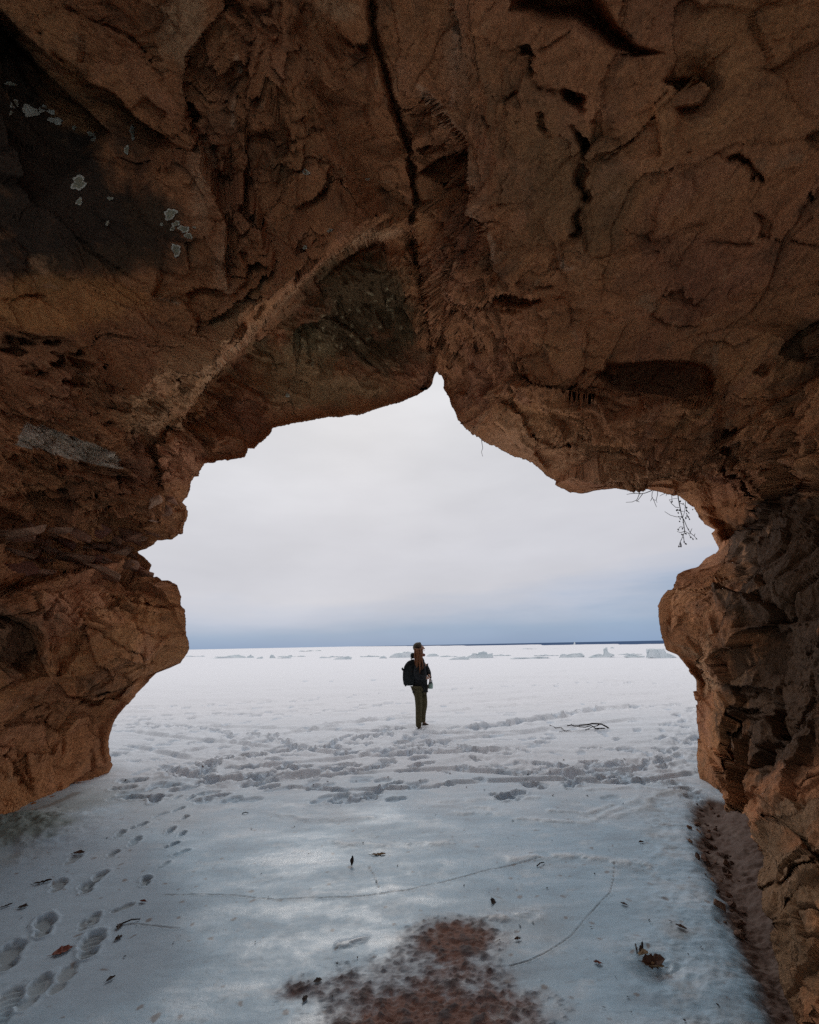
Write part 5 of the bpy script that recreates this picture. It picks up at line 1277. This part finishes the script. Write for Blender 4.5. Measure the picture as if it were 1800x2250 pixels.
def person():
    g = gpt(926, 1604); Y0 = g.y
    org = Vector(at_y(np.array(926.), np.array(1605.), Y0))
    org.z = ground_z(org.x, org.y) - .045
    def W(cx, cy, dep=0.0):
        p = Vector(at_y(np.array(820 + cx / 8.625), np.array(1380 + cy / 8.625), Y0))
        return p - org + Vector((0, dep, 0))
    root = empty('person', org)
    tag(root, 'person with long auburn hair in dark jacket and olive trousers looking up', 'person')
    M_SKIN = simple_mat('skin', (.50, .29, .21), .55, .08, 30)
    M_JACK = simple_mat('dark_jacket', (.028, .029, .031), .9, .35, 25, .4, .08)
    M_TROU = simple_mat('olive_trousers', (.085, .072, .040), .92, .3, 22, .4, .1)
    M_HAIR = simple_mat('auburn_hair', (.20, .075, .028), .5, .5, 60, .5)
    M_HAIR2 = simple_mat('brown_crown_hair', (.060, .040, .024), .6, .4, 60, .5)
    M_BOOT = simple_mat('brown_boot', (.06, .038, .028), .7, .3, 30)
    M_EYE = simple_mat('eye', (.02, .015, .012), .2, .1, 30)
    M_RED = simple_mat('rust_scarf', (.16, .040, .028), .9, .3, 40)
    # body: one skin
    v = [(W(885, 1090), .105), (W(885, 950), .10), (W(885, 780), .105), (W(885, 640), .095), (W(885, 545), .050), (W(872, 440), .072), (W(868, 365), .098), (W(922, 372), .078), (W(940, 425), .052),
         (W(858, 655, -.15), .055), (W(815, 890, -.20), .046), (W(980, 935, -.15), .036), (W(1035, 938, -.09), .030),
         (W(930, 650, .15), .055), (W(1035, 810, .20), .046), (W(1055, 900, .07), .034), (W(1062, 935, .02), .030),
         (W(855, 1150, -.09), .085), (W(862, 1480, -.09), .058), (W(858, 1840, -.085), .038), (W(905, 1905, -.085), .034),
         (W(925, 1150, .09), .085), (W(968, 1460, .10), .058), (W(945, 1780, .10), .038), (W(1000, 1850, .10), .034)]
    e = [(0, 1), (1, 2), (2, 3), (3, 4), (4, 5), (5, 6), (6, 7), (7, 8), (3, 9), (9, 10), (10, 11), (11, 12), (3, 13), (13, 14), (14, 15), (15, 16), (0, 17), (17, 18), (18, 19), (19, 20), (0, 21), (21, 22), (22, 23), (23, 24)]
    # fingers
    for base, s in ((12, -1), (16, 1)):
        p = v[base][0]
        for k, (ln, dy) in enumerate(((.052, -.024), (.060, -.008), (.056, .008), (.044, .022))):
            a = len(v)
            v.append((p + Vector((.028, dy, -.012)), .011)); v.append((p + Vector((.040, dy * .8, -.012 - ln * .6)), .0095)); v.append((p + Vector((.026, dy * .7, -.012 - ln)), .008))
            e += [(base, a), (a, a + 1), (a + 1, a + 2)]
        a = len(v)
        v.append((p + Vector((.012, -.030 * s, .010)), .012)); v.append((p + Vector((.038, -.034 * s, -.006)), .010)); e += [(base, a), (a, a + 1)]
    skin('body', v, e, M_SKIN, root)
    # face
    nd = (W(985, 398) - W(925, 385)).normalized()
    skin('nose', [(W(945, 378), .020), (W(968, 388), .017), (W(983, 400), .011)], [(0, 1), (1, 2)], M_SKIN, root, 1)
    ball('lips', W(966, 428), (.012, .022, .009), simple_mat('lips', (.40, .15, .12), .5, .1, 30), root)
    for s in (-1, 1):
        ball('eye', W(948, 360, .034 * s), (.012, .013, .012), M_EYE, root)
    skin('scarf', [(W(930, 500, -.05), .034), (W(972, 515, 0), .034), (W(930, 500, .06), .034), (W(860, 515, .06), .034), (W(845, 520, -.05), .034)], [(0, 1), (1, 2), (2, 3), (3, 4), (4, 0)], M_RED, root, 1)
    # hair: crown, then long strands down the near shoulder
    ball('crown_hair', W(843, 362), (.105, .112, .100), M_HAIR2, root, (0, -.5, 0), 3)
    ball('hair_tuft', W(868, 300), (.050, .060, .035), M_HAIR2, root, (0, -.3, 0), 3)
    ball('nape_hair', W(842, 430, -.01), (.075, .100, .090), M_HAIR, root, (0, .2, 0), 3)
    r = random.Random(6)
    for k in range(13):
        t = k / 12
        x0 = 785 + 115 * t; dep = -.105 - .060 * math.sin(math.pi * t) - r.uniform(0, .02)
        end = 640 + 190 * math.sin(math.pi * (.10 + .72 * t)) + r.uniform(-70, 45)
        x1 = 815 + 120 * t + r.gauss(0, 16)
        pts = []
        for q in range(6):
            u = q / 5
            pts.append((W(x0 + (x1 - x0) * u + 20 * math.sin(3.4 * u + k * 1.7), 385 + (end - 385) * u, dep - .075 * math.sin(2.2 * u) + .006 * math.sin(k * 2 + 5 * u)), .027 - .021 * u ** 1.3))
        skin('hair_strand', pts, [(i, i + 1) for i in range(5)], M_HAIR, root, 1)
    # jacket
    jv = [(W(885, 1060), (.145, .165)), (W(885, 930), (.140, .160)), (W(890, 760), (.140, .165)), (W(885, 650), (.115, .150)), (W(878, 548), (.088, .092)),
          (W(850, 665, -.165), .078), (W(805, 880, -.215), .070), (W(900, 925, -.195), .064), (W(1000, 945, -.135), .050),
          (W(930, 660, .165), .078), (W(1030, 800, .215), .068), (W(1062, 870, .11), .056), (W(1062, 905, .06), .046), (W(888, 1120), (.135, .160))]
    skin('jacket', jv, [(0, 1), (1, 2), (2, 3), (3, 4), (3, 5), (5, 6), (6, 7), (7, 8), (3, 9), (9, 10), (10, 11), (11, 12), (0, 13)], M_JACK, root)
    # trousers
    tv = [(W(886, 1115), (.125, .150)), (W(850, 1190, -.085), .098), (W(862, 1330, -.088), .088), (W(866, 1480, -.09), .074), (W(862, 1660, -.09), .068), (W(862, 1790, -.09), .066), (W(866, 1880, -.09), .064),
          (W(930, 1190, .085), .094), (W(960, 1330, .095), .084), (W(974, 1460, .10), .074), (W(952, 1620, .10), .062), (W(945, 1760, .10), .060), (W(950, 1815, .10), .058)]
    skin('trousers', tv, [(0, 1), (1, 2), (2, 3), (3, 4), (4, 5), (5, 6), (0, 7), (7, 8), (8, 9), (9, 10), (10, 11), (11, 12)], M_TROU, root)
    for pts in ([(W(845, 1870, -.09), .055), (W(880, 1905, -.09), .052), (W(930, 1935, -.09), .042), (W(965, 1945, -.09), .030)], [(W(935, 1815, .10), .055), (W(980, 1850, .10), .050), (W(1060, 1890, .10), .040), (W(1110, 1900, .10), .028)]):
        skin('boot', pts, [(0, 1), (1, 2), (2, 3)], M_BOOT, root)
    # a heap of snow over the toes
    # backpack, held on by its straps: its own thing
    M_BAG = simple_mat('backpack_cloth', (.020, .023, .024), .85, .35, 18, .4, .15)
    M_BAG2 = simple_mat('backpack_webbing', (.012, .012, .013), .8, .2, 30)
    def slab(name, outline, d0, d1, mat, parent, off, bev=.03):
        bm = bmesh.new()
        a = [bm.verts.new(W(x, y, d0) - off) for x, y in outline]; b = [bm.verts.new(W(x, y, d1) - off) for x, y in outline]
        n = len(outline)
        bm.faces.new(a); bm.faces.new(b[::-1])
        for i in range(n):
            bm.faces.new((a[i], b[i], b[(i + 1) % n], a[(i + 1) % n]))
        bmesh.ops.recalc_face_normals(bm, faces=bm.faces)
        bmesh.ops.bevel(bm, geom=list(bm.edges), offset=bev, segments=3, affect='EDGES', clamp_overlap=True)
        return bm_obj(name, bm, mat, parent)
    bo = W(700, 900)
    bag = empty('backpack', org + bo); tag(bag, 'full black backpack on the back of the person', 'backpack')
    slab('main_bag', [(800, 585), (690, 612), (630, 660), (590, 730), (585, 900), (595, 1040), (625, 1085), (800, 1080), (815, 800)], -.14, .15, M_BAG, bag, bo, .04)
    slab('front_pocket', [(600, 740), (566, 800), (562, 960), (585, 1085), (640, 1112), (640, 900), (630, 760)], -.11, .12, M_BAG, bag, bo, .02)
    slab('lid', [(750, 600), (660, 628), (600, 700), (575, 770), (600, 800), (640, 740), (760, 680)], -.145, .155, M_BAG2, bag, bo, .02)
    ball('hood_roll', W(750, 525) - bo, (.052, .08, .064), M_BAG, bag)
    for s in (-1, 1):
        skin('shoulder_strap', [(W(770, 650, .13 * s) - bo, .018), (W(830, 585, .13 * s) - bo, .018), (W(905, 600, .135 * s) - bo, .018), (W(960, 700, .13 * s) - bo, .018), (W(955, 820, .12 * s) - bo, .016)], [(0, 1), (1, 2), (2, 3), (3, 4)], M_BAG2, bag, 1)
    bm = bmesh.new(); tube_into(bm, [W(735, 600, -.03) - bo, W(720, 575, -.02) - bo, W(715, 575, .02) - bo, W(735, 600, .03) - bo], .008, .008, 6); bm_obj('carry_handle', bm, M_BAG2, bag)
    bm = bmesh.new(); tube_into(bm, [W(568, 800, -.05) - bo, W(548, 775, -.03) - bo, W(552, 760, .03) - bo, W(575, 790, .05) - bo], .014, .014, 6); bm_obj('side_buckle', bm, M_BAG2, bag)
    # pale green bottle hanging from the hands
    fo = W(1090, 1060)
    bt = empty('bottle', org + fo); tag(bt, 'pale green bottle with black band held in front of the waist', 'bottle')
    def lathe(name, prof, mat):
        bm = bmesh.new(); prev = None; n = 16
        for cy, rr in prof:
            c = W(1090, cy, -.02) - fo
            ring = [bm.verts.new(c + Vector((rr * math.cos(2 * math.pi * k / n), rr * math.sin(2 * math.pi * k / n), 0))) for k in range(n)]
            if prev:
                for k in range(n):
                    bm.faces.new((prev[k], prev[(k + 1) % n], ring[(k + 1) % n], ring[k]))
            else:
                bm.faces.new(ring)
            prev = ring
        bm.faces.new(prev[::-1])
        return bm_obj(name, bm, mat, bt)
    lathe('body', [(1148, .040), (1140, .048), (1100, .050), (1060, .050), (1048, .044)], simple_mat('mint_paint', (.33, .46, .40), .4, .08, 20))
    lathe('band', [(1049, .045), (1040, .042), (1030, .038), (1022, .034)], M_BAG2)
    lathe('lid', [(1023, .033), (1005, .036), (985, .036), (980, .030)], simple_mat('pale_lid', (.55, .55, .56), .5, .1, 20))
    bm = bmesh.new(); tube_into(bm, [W(1085, 985, -.02) - fo, W(1098, 930, -.03) - fo, W(1090, 880, -.02) - fo, W(1075, 870, .03) - fo], .012, .010, 6); bm_obj('wrist_strap', bm, M_BAG2, bt)
    # low heaps of kicked snow round the boots
person()
